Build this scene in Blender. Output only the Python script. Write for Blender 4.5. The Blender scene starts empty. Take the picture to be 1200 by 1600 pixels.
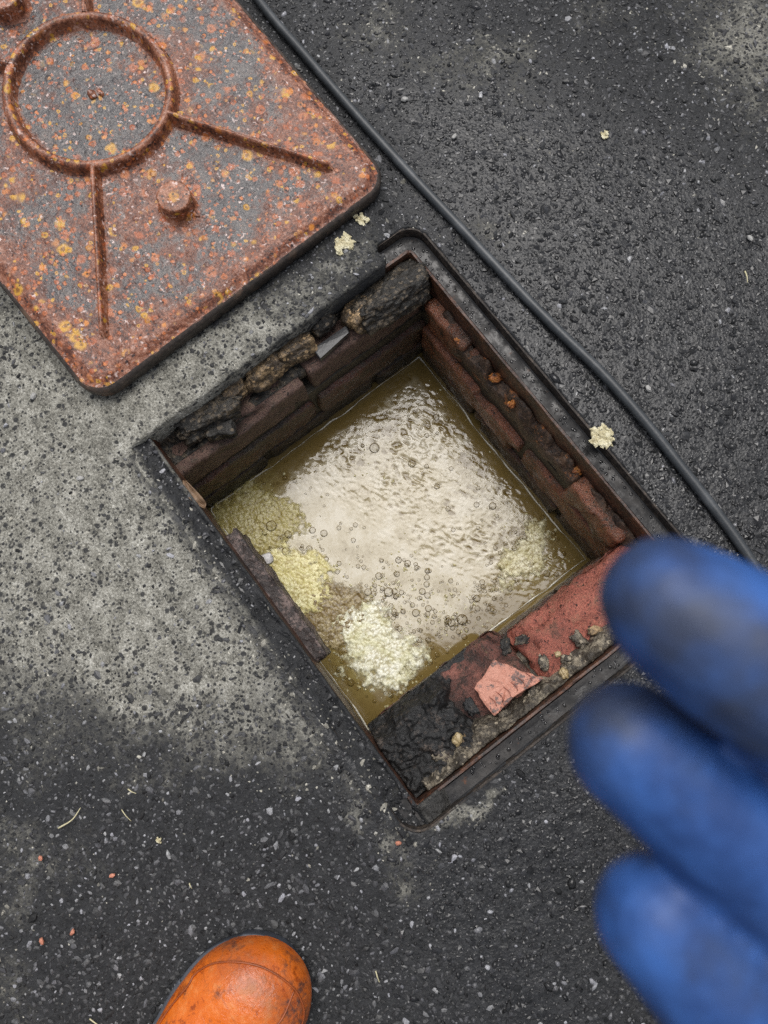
import bpy, math, random
import numpy as np
from mathutils import Matrix, Vector

random.seed(7)
rng = np.random.default_rng(11)
S = bpy.context.scene
COL = S.collection

# ------------------------------------------------------------------ camera
# x runs along the long side of the manhole, y along its short side, z up; origin in the middle of the opening
CAM = np.array([0.13442, -0.11015, 0.96389])
FWD = np.array([-0.15699, 0.07863, -0.98446])
UP = np.array([-0.78128, 0.59988, 0.1725])
RT = np.array([0.60412, 0.79622, -0.03275])
F = 1156.0


def at(px, py, z=0.0):
    """Point of height z seen at a place of the photograph (1200x1600)."""
    v = FWD + (px - 600) / F * RT - (py - 800) / F * UP
    t = (z - CAM[2]) / v[2]
    return CAM + v * t


def deep(px, py, d):
    """Point at depth d in front of the lens."""
    return CAM + d * (FWD + (px - 600) / F * RT - (py - 800) / F * UP)


cd = bpy.data.cameras.new('camera')
cd.sensor_width = 36
cd.lens = F / 1600 * 36
cd.clip_start = 0.01
cd.clip_end = 500
cd.dof.use_dof = True
cd.dof.focus_distance = 1.06
cd.dof.aperture_fstop = 9.5
cam = bpy.data.objects.new('camera', cd)
COL.objects.link(cam)
cam.matrix_world = Matrix((
    (RT[0], UP[0], -FWD[0], CAM[0]), (RT[1], UP[1], -FWD[1], CAM[1]),
    (RT[2], UP[2], -FWD[2], CAM[2]), (0, 0, 0, 1)))
S.camera = cam

# ------------------------------------------------------------------ sky, sun, exposure
SUN_DIR = Vector((-0.31, 0.22, 1.0)).normalized()          # towards the sun
elev = math.asin(SUN_DIR.z)
azim = math.atan2(SUN_DIR.x, SUN_DIR.y)
w = bpy.data.worlds.new('World')
S.world = w
w.use_nodes = True
wt = w.node_tree
wt.nodes.clear()
sky = wt.nodes.new('ShaderNodeTexSky')
sky.sky_type = 'NISHITA'
sky.sun_disc = False
sky.sun_elevation = elev
sky.sun_rotation = azim
sky.air_density = 1.0
sky.dust_density = 4.0
hs = wt.nodes.new('ShaderNodeHueSaturation')
hs.inputs['Saturation'].default_value = 0.35               # a veil of cloud takes most of the blue out
bg = wt.nodes.new('ShaderNodeBackground')
bg.inputs['Strength'].default_value = 0.11
wo = wt.nodes.new('ShaderNodeOutputWorld')
wt.links.new(sky.outputs[0], hs.inputs['Color'])
wt.links.new(hs.outputs[0], bg.inputs['Color'])
wt.links.new(bg.outputs[0], wo.inputs['Surface'])
sl = bpy.data.lights.new('sun', 'SUN')
sl.energy = 1.5
sl.angle = math.radians(43)
sl.color = (1.0, 0.975, 0.94)
so = bpy.data.objects.new('sun', sl)
COL.objects.link(so)
so.rotation_euler = SUN_DIR.to_track_quat('Z', 'Y').to_euler()
S.render.filter_size = 1.1
S.cycles.use_denoising = False
S.view_settings.view_transform = 'Standard'
S.view_settings.look = 'None'
S.view_settings.exposure = 0.35
S.view_settings.gamma = 1
S.view_settings.use_curve_mapping = False

# ------------------------------------------------------------------ numpy noise


def _hash(ix, iy, iz, seed):
    h = (ix.astype(np.int64) * 374761393 + iy.astype(np.int64) * 668265263 + iz.astype(np.int64) * 2147483647 + seed * 974711) & 0xFFFFFFFF
    h = ((h ^ (h >> 13)) * 1274126177) & 0xFFFFFFFF
    h = ((h ^ (h >> 16)) * 2246822519) & 0xFFFFFFFF
    return ((h ^ (h >> 15)) & 0xFFFFFF) / float(0xFFFFFF)


def vnoise(x, y, z=None, seed=0):
    x = np.asarray(x, float); y = np.asarray(y, float)
    z = np.zeros_like(x) if z is None else np.asarray(z, float)
    x0 = np.floor(x); y0 = np.floor(y); z0 = np.floor(z)
    fx, fy, fz = x - x0, y - y0, z - z0
    fx, fy, fz = [t * t * (3 - 2 * t) for t in (fx, fy, fz)]
    r = 0
    for i in (0, 1):
        for j in (0, 1):
            for k in (0, 1):
                r = r + _hash(x0 + i, y0 + j, z0 + k, seed) * (fx if i else 1 - fx) * (fy if j else 1 - fy) * (fz if k else 1 - fz)
    return r


def fbm(x, y, z=None, seed=0, oct=4, gain=0.5):
    a, f, r, n = 1.0, 1.0, 0, 0
    for o in range(oct):
        r = r + a * vnoise(x * f, y * f, None if z is None else z * f, seed + o * 17)
        n += a; a *= gain; f *= 2.03
    return r / n


def worley(x, y, seed=0):
    x = np.asarray(x, float); y = np.asarray(y, float)
    cx, cy = np.floor(x), np.floor(y)
    f1 = np.full(x.shape, 9.0); f2 = np.full(x.shape, 9.0); idv = np.zeros(x.shape)
    zz = np.zeros_like(cx)
    for i in (-1, 0, 1):
        for j in (-1, 0, 1):
            gx, gy = cx + i, cy + j
            px = gx + _hash(gx, gy, zz, seed); py = gy + _hash(gx, gy, zz + 1, seed)
            d = np.hypot(x - px, y - py)
            near = d < f1
            f2 = np.where(near, f1, np.minimum(f2, d))
            idv = np.where(near, _hash(gx, gy, zz + 2, seed), idv)
            f1 = np.where(near, d, f1)
    return f1, f2, idv


def sstep(a, b, x):
    t = np.clip((x - a) / (b - a), 0, 1)
    return t * t * (3 - 2 * t)


# ------------------------------------------------------------------ mesh helpers


def link(o, parent=None):
    COL.objects.link(o)
    if parent is not None:
        o.parent = parent
        if parent.name.startswith('inspection_chamber'):      # its parts are drawn in scene coordinates
            o.location = -parent.location
    return o


def new_obj(name, verts, faces, mat, parent=None, smooth=True, attrs=None):
    """faces: (n,k) array, or a list of tuples of mixed size. attrs: name -> (n,) float or (n,3) colour per vertex."""
    me = bpy.data.meshes.new(name)
    verts = np.asarray(verts, dtype=np.float32)
    if isinstance(faces, np.ndarray):
        n, k = faces.shape
        me.vertices.add(len(verts)); me.vertices.foreach_set('co', verts.ravel())
        me.loops.add(n * k); me.loops.foreach_set('vertex_index', faces.astype(np.int32).ravel())
        me.polygons.add(n)
        me.polygons.foreach_set('loop_start', np.arange(0, n * k, k, dtype=np.int32))
        me.polygons.foreach_set('loop_total', np.full(n, k, dtype=np.int32))
        me.update(calc_edges=True)
    else:
        me.from_pydata([tuple(map(float, v)) for v in verts], [], faces)
        me.update()
    me.polygons.foreach_set('use_smooth', np.full(len(me.polygons), smooth))
    for k, v in (attrs or {}).items():
        v = np.asarray(v, dtype=np.float32)
        if v.ndim == 1:
            a = me.attributes.new(k, 'FLOAT', 'POINT'); a.data.foreach_set('value', v)
        else:
            a = me.attributes.new(k, 'FLOAT_COLOR', 'POINT')
            a.data.foreach_set('color', np.hstack([v, np.ones((len(v), 1), np.float32)]).ravel())
    if mat is not None:
        me.materials.append(mat)
    return link(bpy.data.objects.new(name, me), parent)


def tag(o, label=None, cat=None, group=None, kind=None):
    for k, v in (('label', label), ('category', cat), ('group', group), ('kind', kind)):
        if v:
            o[k] = v
    return o


def empty(name, loc=(0, 0, 0), mat4=None):
    o = bpy.data.objects.new(name, None)
    COL.objects.link(o)
    o.empty_display_size = 0.05
    if mat4 is not None:
        o.matrix_world = mat4
    else:
        o.location = loc
    return o


def grid(xs, ys, zf, keep=None, skirt=0.0):
    """Height field on a grid; keep(xc, yc) says which cells stay; open edges drop by skirt. -> verts, quads"""
    X, Y = np.meshgrid(xs, ys, indexing='ij')
    Z = zf(X, Y)
    ny = len(ys)
    idx = np.arange(X.size).reshape(X.shape)
    q = np.stack([idx[:-1, :-1], idx[1:, :-1], idx[1:, 1:], idx[:-1, 1:]], -1).reshape(-1, 4)
    if keep is not None:
        xc = (X[:-1, :-1] + X[1:, 1:]) / 2; yc = (Y[:-1, :-1] + Y[1:, 1:]) / 2
        q = q[keep(xc, yc).ravel()]
    V = np.stack([X.ravel(), Y.ravel(), Z.ravel()], 1)
    used = np.unique(q)
    remap = np.full(len(V), -1); remap[used] = np.arange(len(used))
    V = V[used]; q = remap[q]
    if skirt:
        e = np.concatenate([q[:, [0, 1]], q[:, [1, 2]], q[:, [2, 3]], q[:, [3, 0]]])
        key = np.sort(e, 1); code = key[:, 0] * len(V) + key[:, 1]
        _, inv, cnt = np.unique(code, return_inverse=True, return_counts=True)
        b = e[cnt[inv] == 1]
        bv = np.unique(b); m = np.full(len(V), -1); m[bv] = len(V) + np.arange(len(bv))
        low = V[bv].copy(); low[:, 2] -= skirt
        V = np.vstack([V, low])
        q = np.vstack([q, np.stack([b[:, 1], b[:, 0], m[b[:, 0]], m[b[:, 1]]], 1)])
    return V, q


_ICO = {}


def ico(sub):
    if sub not in _ICO:
        import bmesh
        bm = bmesh.new(); bmesh.ops.create_icosphere(bm, subdivisions=sub, radius=1.0)
        bm.verts.ensure_lookup_table()
        v = np.array([x.co[:] for x in bm.verts]); f = np.array([[y.index for y in x.verts] for x in bm.faces])
        bm.free(); _ICO[sub] = (v, f)
    return _ICO[sub]


def rock(name, c, size, mat, parent=None, seed=0, amp=0.3, freq=2.0, sub=3, rot=0.0, tilt=0.0, box=0.0, fine=0.08, smooth=True):
    """A broken lump: an icosphere pushed towards a box, roughened by noise."""
    v, f = ico(sub)
    n = v.copy()
    if box:
        m = np.abs(n).max(1, keepdims=True)
        n = n * (1 - box) + (n / m) * box * 0.86
    d = fbm(v[:, 0] * freq + 9, v[:, 1] * freq + 5, v[:, 2] * freq + 3, seed, 3) - 0.5
    d2 = np.abs(fbm(v[:, 0] * freq * 4 + 2, v[:, 1] * freq * 4 + 7, v[:, 2] * freq * 4, seed + 5, 3) - 0.5)
    n = n * (1 + amp * 2 * d - fine * 4 * d2)[:, None] * np.array(size)
    R = np.array(Matrix.Rotation(rot, 3, 'Z') @ Matrix.Rotation(tilt, 3, 'X'))
    return new_obj(name, n @ R.T + np.array(c), f, mat, parent, smooth)


def tube(pts, r, seg=10, caps=True):
    pts = np.asarray(pts, float)
    r = np.full(len(pts), r) if np.isscalar(r) else np.asarray(r, float)
    T = np.gradient(pts, axis=0); T /= np.linalg.norm(T, axis=1, keepdims=True)
    ref = np.array([0, 0, 1.0])
    V = []
    for p, t, rr in zip(pts, T, r):
        a = np.cross(t, ref)
        if np.linalg.norm(a) < 1e-3:
            a = np.cross(t, [1, 0, 0])
        a /= np.linalg.norm(a); b = np.cross(a, t)
        for k in range(seg):
            th = 2 * math.pi * k / seg
            V.append(p + rr * (math.cos(th) * a + math.sin(th) * b))
    n = len(pts); Fc = []
    for i in range(n - 1):
        for k in range(seg):
            Fc.append((i * seg + k, i * seg + (k + 1) % seg, (i + 1) * seg + (k + 1) % seg, (i + 1) * seg + k))
    if caps:
        Fc.append(tuple(range(seg))[::-1]); Fc.append(tuple((n - 1) * seg + k for k in range(seg)))
    return V, Fc


def spline(pts, n=60):
    """Catmull-Rom through pts."""
    P = np.asarray(pts, float)
    P = np.vstack([2 * P[0] - P[1], P, 2 * P[-1] - P[-2]])
    out = []
    m = len(P) - 3
    for t in np.linspace(0, m - 1e-6, n):
        i = int(t); u = t - i
        a, b, c, d = P[i:i + 4]
        out.append(0.5 * ((2 * b) + (c - a) * u + (2 * a - 5 * b + 4 * c - d) * u * u + (3 * b - a - 3 * c + d) * u ** 3))
    return np.array(out)


def rrect(x0, x1, y0, y1, r, n=8):
    P = []
    for cx, cy, a0 in ((x1 - r, y1 - r, 0), (x0 + r, y1 - r, 90), (x0 + r, y0 + r, 180), (x1 - r, y0 + r, 270)):
        for k in range(n + 1):
            a = math.radians(a0 + 90 * k / n)
            P.append((cx + r * math.cos(a), cy + r * math.sin(a)))
    return np.array(P)


def subdivide_loop(P, step):
    out = []
    for a, b in zip(P, np.roll(P, -1, 0)):
        n = max(1, int(np.linalg.norm(b - a) / step))
        for k in range(n):
            out.append(a + (b - a) * k / n)
    return np.array(out)


def loft(loops, closed_profile=False, caps=(False, False)):
    n = len(loops[0]); V = np.vstack(loops); Fc = []
    m = len(loops)
    for i in range(m if closed_profile else m - 1):
        j = (i + 1) % m
        for k in range(n):
            l = (k + 1) % n
            Fc.append((i * n + k, i * n + l, j * n + l, j * n + k))
    if caps[0]:
        Fc.append(tuple(range(n))[::-1])
    if caps[1]:
        Fc.append(tuple((m - 1) * n + k for k in range(n)))
    return V, Fc


# ------------------------------------------------------------------ node helpers


class Mat:
    def __init__(self, name):
        self.m = bpy.data.materials.new(name)
        self.m.use_nodes = True
        self.t = self.m.node_tree
        self.t.nodes.clear()
        self.out = self.t.nodes.new('ShaderNodeOutputMaterial')
        tc = self.t.nodes.new('ShaderNodeTexCoord')
        self.P = tc.outputs['Object']

    def put(self, sock, v):
        if hasattr(v, 'is_linked') or isinstance(v, bpy.types.NodeSocket):
            self.t.links.new(v, sock)
        elif isinstance(v, (tuple, list)) and sock.type == 'RGBA' and len(v) == 3:
            sock.default_value = (*v, 1)
        else:
            sock.default_value = v

    def n(self, typ, ins=None, **at):
        nd = self.t.nodes.new('ShaderNode' + typ)
        for k, v in at.items():
            setattr(nd, k, v)
        for k, v in (ins or {}).items():
            self.put(nd.inputs[k], v)
        return nd

    def attr(self, name, color=False):
        return self.n('Attribute', attribute_name=name).outputs['Color' if color else 'Fac']

    def noise(self, scale, detail=4, rough=0.55, vec=None, dist=0.0):
        return self.n('TexNoise', {'Vector': vec or self.P, 'Scale': scale, 'Detail': detail, 'Roughness': rough, 'Distortion': dist}).outputs['Fac']

    def vor(self, scale, feature='F1', vec=None, rand=1.0, out='Distance', smooth=None):
        nd = self.n('TexVoronoi', {'Vector': vec or self.P, 'Scale': scale, 'Randomness': rand}, feature=feature)
        return nd.outputs[out]

    def vor2(self, scale, vec=None):
        nd = self.n('TexVoronoi', {'Vector': vec or self.P, 'Scale': scale})
        sep = self.n('SeparateColor', {'Color': nd.outputs['Color']})
        return nd.outputs['Distance'], sep.outputs[0], sep.outputs[1]

    def step(self, v, a, b, lo=0.0, hi=1.0):
        return self.n('MapRange', {'Value': v, 'From Min': a, 'From Max': b, 'To Min': lo, 'To Max': hi}, interpolation_type='SMOOTHSTEP').outputs[0]

    def math(self, op, a, b=0.0):
        return self.n('Math', {0: a, 1: b}, operation=op).outputs[0]

    def mul(self, a, b): return self.math('MULTIPLY', a, b)
    def add(self, a, b): return self.math('ADD', a, b)

    def mix(self, f, a, b, mode='MIX'):
        nd = self.n('Mix', data_type='RGBA', blend_type=mode)
        self.put(nd.inputs[0], f); self.put(nd.inputs[6], a); self.put(nd.inputs[7], b)
        return nd.outputs[2]

    def ramp(self, f, stops):
        nd = self.n('ValToRGB', {'Fac': f})
        cr = nd.color_ramp
        while len(cr.elements) < len(stops):
            cr.elements.new(0.5)
        for e, (p, c) in zip(cr.elements, stops):
            e.position = p; e.color = (*c, 1)
        return nd.outputs[0]

    def bump(self, h, strength, dist, normal=None):
        ins = {'Height': h, 'Strength': strength, 'Distance': dist}
        if normal is not None:
            ins['Normal'] = normal
        return self.n('Bump', ins).outputs[0]

    def z(self):
        return self.n('SeparateXYZ', {'Vector': self.P}).outputs[2]

    def warp(self, scale, amt):
        nd = self.n('TexNoise', {'Vector': self.P, 'Scale': scale, 'Detail': 3})
        sub = self.n('VectorMath', {0: nd.outputs['Color'], 1: (0.5, 0.5, 0.5)}, operation='SUBTRACT')
        sc = self.n('VectorMath', {0: sub.outputs[0], 'Scale': amt}, operation='SCALE')
        return self.n('VectorMath', {0: self.P, 1: sc.outputs[0]}, operation='ADD').outputs[0]

    def bsdf(self, color, rough, normal=None, **kw):
        ins = {'Base Color': color, 'Roughness': rough}
        if normal is not None:
            ins['Normal'] = normal
        ins.update({k.replace('_', ' '): v for k, v in kw.items()})
        nd = self.n('BsdfPrincipled', ins)
        self.t.links.new(nd.outputs[0], self.out.inputs['Surface'])
        return self.m


# ------------------------------------------------------------------ materials

# bitumen between the stones, cement dust over it
M = Mat('asphalt')
dust = M.attr('dust'); wet = M.attr('wet')
W1 = M.warp(220, 0.004)
hf = M.noise(330, 3, 0.6); mf = M.noise(75, 5, 0.7); lf = M.add(M.mul(M.math('SUBTRACT', M.noise(17, 6, 0.65), 0.5), 2.2), 0.5)
sp1, sp1r, _ = M.vor2(210, W1); sp2, sp2r, _ = M.vor2(105, W1)
spd = M.add(M.step(M.noise(20, 3), 0.35, 0.65, 0.10, -0.16), M.step(dust, 0.45, 0.95, -0.08, 0.20))
speck = M.math('MAXIMUM', M.mul(M.step(sp1, 0.5, 0.28), M.step(M.math('SUBTRACT', sp1r, spd), 0.50, 0.62)), M.mul(M.step(sp2, 0.46, 0.3), M.step(M.math('SUBTRACT', sp2r, spd), 0.62, 0.70)))
mfs = M.add(M.mul(M.math('SUBTRACT', mf, 0.5), 1.7), 0.5); hfs = M.add(M.mul(M.math('SUBTRACT', hf, 0.5), 1.6), 0.5)
thr = M.add(M.add(M.mul(mfs, 0.55), M.mul(lf, 0.44)), M.mul(hfs, 0.35))
dm = M.step(M.math('SUBTRACT', M.mul(dust, 1.45), thr), -0.42, 0.50)
dm = M.mul(dm, M.math('SUBTRACT', 1.0, M.mul(speck, 0.92)))
tarc = M.ramp(mf, [(0.3, (0.012, 0.0125, 0.0135)), (0.7, (0.038, 0.039, 0.041))])
dg = M.add(M.add(M.mul(M.noise(36, 5, 0.75), 0.4), M.mul(hf, 0.35)), M.mul(M.noise(700, 2), 0.25))
dustc = M.ramp(dg, [(0.38, (0.040, 0.039, 0.033)), (0.455, (0.145, 0.140, 0.119)), (0.53, (0.275, 0.267, 0.230)), (0.62, (0.49, 0.48, 0.43))])
colr = M.mix(dm, tarc, dustc)
film_ = M.math('SUBTRACT', wet, M.mul(dm, 0.8))
rgh = M.step(film_, 0.0, 1.0, 0.8, 0.22)
bh = M.add(M.mul(M.noise(420, 3), 0.6), M.mul(M.vor(230), 0.6))
nrm = M.bump(bh, M.step(wet, 0.2, 0.9, 0.9, 0.4), 0.0022)
MAT_GROUND = M.bsdf(colr, rgh, nrm, Specular_IOR_Level=0.27)

M = Mat('chippings')
c0 = M.attr('col', True); w0 = M.attr('wet')
g = M.noise(600, 3, 0.6)
colr = M.mix(1.0, c0, M.ramp(g, [(0.3, (0.55, 0.55, 0.55)), (0.7, (1.35, 1.35, 1.35))]), 'MULTIPLY')
MAT_STONES = M.bsdf(colr, M.step(w0, 0, 1, 0.7, 0.13), M.bump(g, 0.4, 0.0006), Specular_IOR_Level=0.45)

# rusted cast iron of the cover


def rust_mat(name, grey=0.5, tone=1.0, relief=0.0018):
    M = Mat(name)
    P = M.warp(130, 0.007)
    big = M.noise(8, 4, 0.6, P); mid = M.noise(34, 5, 0.65, P); fine = M.noise(300, 4, 0.7); m2 = M.noise(90, 4, 0.7, P)
    v = M.add(M.add(M.mul(mid, 0.35), M.mul(m2, 0.3)), M.mul(fine, 0.35))
    rust = M.ramp(v, [(0.37, (0.022 * tone, 0.009, 0.007)), (0.45, (0.095 * tone, 0.030 * tone, 0.016)), (0.52, (0.22 * tone, 0.080 * tone, 0.042)), (0.585, (0.36 * tone, 0.17 * tone, 0.11 * tone)), (0.66, (0.60 * tone, 0.41 * tone, 0.34 * tone))])
    slate = M.ramp(M.add(M.mul(fine, 0.6), M.mul(mid, 0.4)), [(0.36, (0.022, 0.026, 0.030)), (0.5, (0.052, 0.057, 0.062)), (0.64, (0.125, 0.113, 0.10))])
    near = M.attr('near')
    gm = M.add(M.add(M.add(M.mul(big, 0.75), M.mul(mid, 0.5)), M.mul(m2, 0.45)), M.mul(near, -0.20))
    gmask = M.step(gm, 0.93 - 0.28 * grey, 1.09 - 0.28 * grey)
    gmask = M.mul(gmask, 0.92 if grey > 0 else 0.0)
    c = M.mix(gmask, rust, slate)
    h = M.mul(fine, 0.3)
    # blistered spots of several sizes: pale rim, orange body, dark pit
    dens = M.step(M.noise(15, 3), 0.38, 0.62, 0.16, -0.10)
    for sc, lim, orange in ((50, 0.54, (0.60, 0.215, 0.028)), (84, 0.42, (0.56, 0.17, 0.038)), (150, 0.42, (0.48, 0.15, 0.06))):
        d, r1, r2 = M.vor2(sc, P)
        on = M.step(M.math('SUBTRACT', r1, dens), lim, lim + 0.06)
        rad = M.add(0.23, M.mul(r2, 0.28))
        q = M.math('DIVIDE', M.add(d, M.mul(M.math('SUBTRACT', m2, 0.5), 0.22)), rad)
        body = M.mul(on, M.step(q, 1.05, 0.5))
        core = M.step(q, 0.5, 0.2)
        oc = M.ramp(r2, [(0.2, orange), (0.55, (0.36, 0.09, 0.030)), (0.82, (0.44, 0.15, 0.06)), (0.9, (0.58, 0.31, 0.035))])
        oc = M.mix(M.mul(core, M.step(r2, 0.2, 0.7, 0.0, 0.75)), oc, (0.13, 0.038, 0.014))
        c = M.mix(M.mul(body, 0.9), c, oc)
    # pale pink-white flecks: wet glints painted into the colour
    d, r1, r2 = M.vor2(240, P)
    fl = M.mul(M.step(M.noise(150, 3, 0.6, P), 0.60, 0.68), M.step(M.noise(22, 4), 0.38, 0.58))
    c = M.mix(M.mul(fl, 0.85), c, (0.66, 0.52, 0.48))
    d, r1, r2 = M.vor2(170)
    pit = M.mul(M.step(r1, 0.74, 0.80), M.step(d, 0.40, 0.2))
    c = M.mix(M.mul(pit, 0.85), c, (0.016, 0.013, 0.015))
    h = M.add(M.mul(M.noise(300, 3, 0.7), 0.28), M.add(M.mul(M.step(M.vor(84), 0.45, 0.15), 0.35), M.noise(110, 4, 0.7)))
    rg = M.step(M.add(M.mul(gmask, 0.6), M.mul(mid, 0.4)), 0.15, 0.8, 0.40, 0.28)
    return M.bsdf(c, rg, M.bump(h, 1.0, relief), Specular_IOR_Level=0.5)


MAT_RUST = rust_mat('rusty_iron', 0.68)
MAT_RUST_RIB = rust_mat('rusty_rib', -1.0, 1.1, 0.0012)
MAT_RUST_DISC = rust_mat('rusty_disc', 0.9)
MAT_RUST_BOSS = rust_mat('rusty_boss', -1.0, 1.2, 0.0012)

M = Mat('cover_rim')
f = M.noise(120, 5, 0.7); b = M.noise(22, 3)
c = M.ramp(f, [(0.3, (0.016, 0.014, 0.013)), (0.6, (0.06, 0.045, 0.036)), (0.78, (0.16, 0.13, 0.10))])
c = M.mix(M.step(b, 0.56, 0.7, 0, 0.6), c, (0.17, 0.10, 0.06))
MAT_RIM = M.bsdf(c, 0.5, M.bump(f, 0.7, 0.0012))

M = Mat('rim_iron')
f = M.noise(150, 5, 0.7); b = M.noise(35, 4, 0.7)
c = M.ramp(M.add(M.mul(f, .5), M.mul(b, .5)), [(0.36, (0.010, 0.009, 0.008)), (0.5, (0.034, 0.028, 0.024)), (0.64, (0.11, 0.085, 0.065))])
MAT_RIMDARK = M.bsdf(c, 0.55, M.bump(f, 0.9, 0.002), Specular_IOR_Level=0.3)

M = Mat('wet_iron')
f = M.noise(160, 4, 0.6); b = M.noise(30, 4)
c = M.mix(M.step(b, 0.45, 0.65), (0.018, 0.0175, 0.018), (0.045, 0.042, 0.040))
c = M.mix(M.step(M.noise(55, 5, 0.7), 0.62, 0.72, 0, 0.8), c, (0.12, 0.05, 0.025))
MAT_WETIRON = M.bsdf(c, M.step(M.noise(45, 5, 0.7), 0.38, 0.62, 0.2, 0.65), M.bump(M.add(M.noise(60, 3), M.mul(f, 0.3)), 0.4, 0.002), Specular_IOR_Level=0.34)

M = Mat('rusty_flange')
f = M.noise(140, 5, 0.7); b = M.noise(28, 4)
c = M.ramp(M.add(M.mul(f, .6), M.mul(b, .4)), [(0.38, (0.010, 0.007, 0.006)), (0.5, (0.045, 0.020, 0.012)), (0.66, (0.15, 0.06, 0.03))])
MAT_FLANGE = M.bsdf(c, 0.45, M.bump(f, 0.8, 0.0015))


def rubble_mat(name, dark, light, amount, flecks=1.0):
    M = Mat(name)
    P = M.warp(60, 0.006)
    a = M.noise(38, 5, 0.7, P); f = M.noise(260, 5, 0.75); d, r1, r2 = M.vor2(150, P)
    d2, q1, q2 = M.vor2(320)
    c = M.mix(M.step(M.add(M.mul(a, 0.65), M.mul(f, 0.35)), 0.62 - 0.3 * amount, 0.76 - 0.3 * amount), dark, light)
    c = M.mix(M.mul(M.mul(M.step(r1, 0.7, 0.8), M.step(d, 0.45, 0.3)), flecks), c, tuple(min(1, 1.35 * x) for x in light))
    c = M.mix(M.mul(M.mul(M.step(q1, 0.72, 0.8), M.step(d2, 0.4, 0.25)), 0.85), c, tuple(0.3 * x for x in dark))
    h = M.add(M.add(M.mul(f, 0.5), M.mul(M.vor(110, vec=P), 0.7)), M.mul(a, 0.8))
    return M.bsdf(c, M.step(f, 0.3, 0.7, 0.3, 0.7), M.bump(h, 0.9, 0.004), Specular_IOR_Level=0.5)


def brick_mat(name, red, soot, slime, wetness=0.5, zslime=-0.25):
    """red: clay colour; soot, slime: how much black tar and green-brown slime covers it."""
    M = Mat(name)
    P = M.warp(70, 0.014)
    stretch = M.n('Mapping', {'Vector': P, 'Scale': (0.6, 0.6, 1.5)}).outputs[0]
    a = M.noise(24, 8, 0.72, stretch); b = M.noise(70, 7, 0.75, P); f = M.noise(420, 4, 0.75)
    clay = M.ramp(M.add(M.mul(b, 0.5), M.mul(f, 0.5)), [(0.40, tuple(0.25 * x for x in red)), (0.5, tuple(0.9 * x for x in red)), (0.61, tuple(min(1, 1.55 * x) for x in red))])
    c = clay
    d, r1, _ = M.vor2(230, P)
    c = M.mix(M.mul(M.step(r1, 0.86, 0.9), M.step(d, 0.5, 0.25)), c, tuple(0.12 * x for x in red))
    c = M.mix(M.mul(M.step(b, 0.50, 0.64), 0.45), c, (0.115, 0.095, 0.055))
    sm = M.step(M.add(M.add(M.mul(a, 0.5), M.mul(b, 0.3)), M.mul(f, 0.2)), 0.60 - 0.26 * slime, 0.74 - 0.26 * slime)
    c = M.mix(M.mul(sm, 0.8), c, M.ramp(f, [(0.35, (0.012, 0.011, 0.008)), (0.55, (0.040, 0.035, 0.020)), (0.68, (0.11, 0.10, 0.055))]))
    km = M.step(M.add(M.add(M.mul(M.noise(17, 8, 0.7, stretch), 0.5), M.mul(b, 0.3)), M.mul(f, 0.2)), 0.64 - 0.3 * soot, 0.76 - 0.3 * soot)
    c = M.mix(M.mul(km, 0.9), c, (0.010, 0.009, 0.008))
    al = M.step(M.add(M.mul(M.noise(33, 7, 0.75), 0.7), M.mul(f, 0.3)), 0.60, 0.68)
    c = M.mix(M.mul(al, 0.30 + 0.4 * slime), c, M.mix(M.noise(500, 2), (0.06, 0.05, 0.018), (0.27, 0.22, 0.085)))
    if name == 'rusty_brick':
        c = M.mix(M.step(M.add(M.mul(M.noise(30, 7, 0.7), 0.7), M.mul(f, 0.3)), 0.555, 0.63, 0, 0.9), c, M.mix(M.noise(200, 3), (0.10, 0.028, 0.008), (0.42, 0.145, 0.025)))
    # tide mark of slime just above the water
    tide = M.step(M.add(M.z(), M.mul(M.noise(40, 6, 0.7), 0.07)), zslime + 0.115, zslime + 0.055)
    c = M.mix(M.mul(tide, 0.8), c, M.ramp(f, [(0.35, (0.008, 0.008, 0.007)), (0.65, (0.048, 0.046, 0.032))]))
    h = M.add(M.mul(M.noise(70, 6, 0.75), 0.9), M.mul(M.noise(420, 3, 0.7), 0.5))
    return M.bsdf(c, M.step(b, 0.3, 0.7, 0.60 - 0.3 * wetness, 0.78 - 0.42 * wetness), M.bump(h, 1.0, 0.004), Specular_IOR_Level=0.5 + 0.25 * (wetness > 0.8))


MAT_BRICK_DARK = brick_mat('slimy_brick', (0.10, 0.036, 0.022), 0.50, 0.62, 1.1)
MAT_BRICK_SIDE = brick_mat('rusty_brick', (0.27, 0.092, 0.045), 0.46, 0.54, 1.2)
MAT_BRICK_TOP = brick_mat('dusty_brick', (0.135, 0.078, 0.060), 0.36, 0.40, 0.4)
MAT_BRICK_RED = brick_mat('red_brick', (0.33, 0.100, 0.068), 0.36, 0.30, 0.5)
MAT_BRICK_RED2 = brick_mat('sooty_red_brick', (0.30, 0.115, 0.085), 0.70, 0.50, 0.6)
MAT_BRICK_SHELF = rubble_mat('tarred_brick', (0.034, 0.026, 0.024), (0.19, 0.14, 0.125), 0.50, flecks=0.4)

M = Mat('joint_mortar')
f = M.noise(150, 5, 0.7)
MAT_MORTAR = M.bsdf(M.ramp(f, [(0.3, (0.012, 0.011, 0.008)), (0.7, (0.06, 0.05, 0.032))]), 0.5, M.bump(f, 0.9, 0.003))


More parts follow.
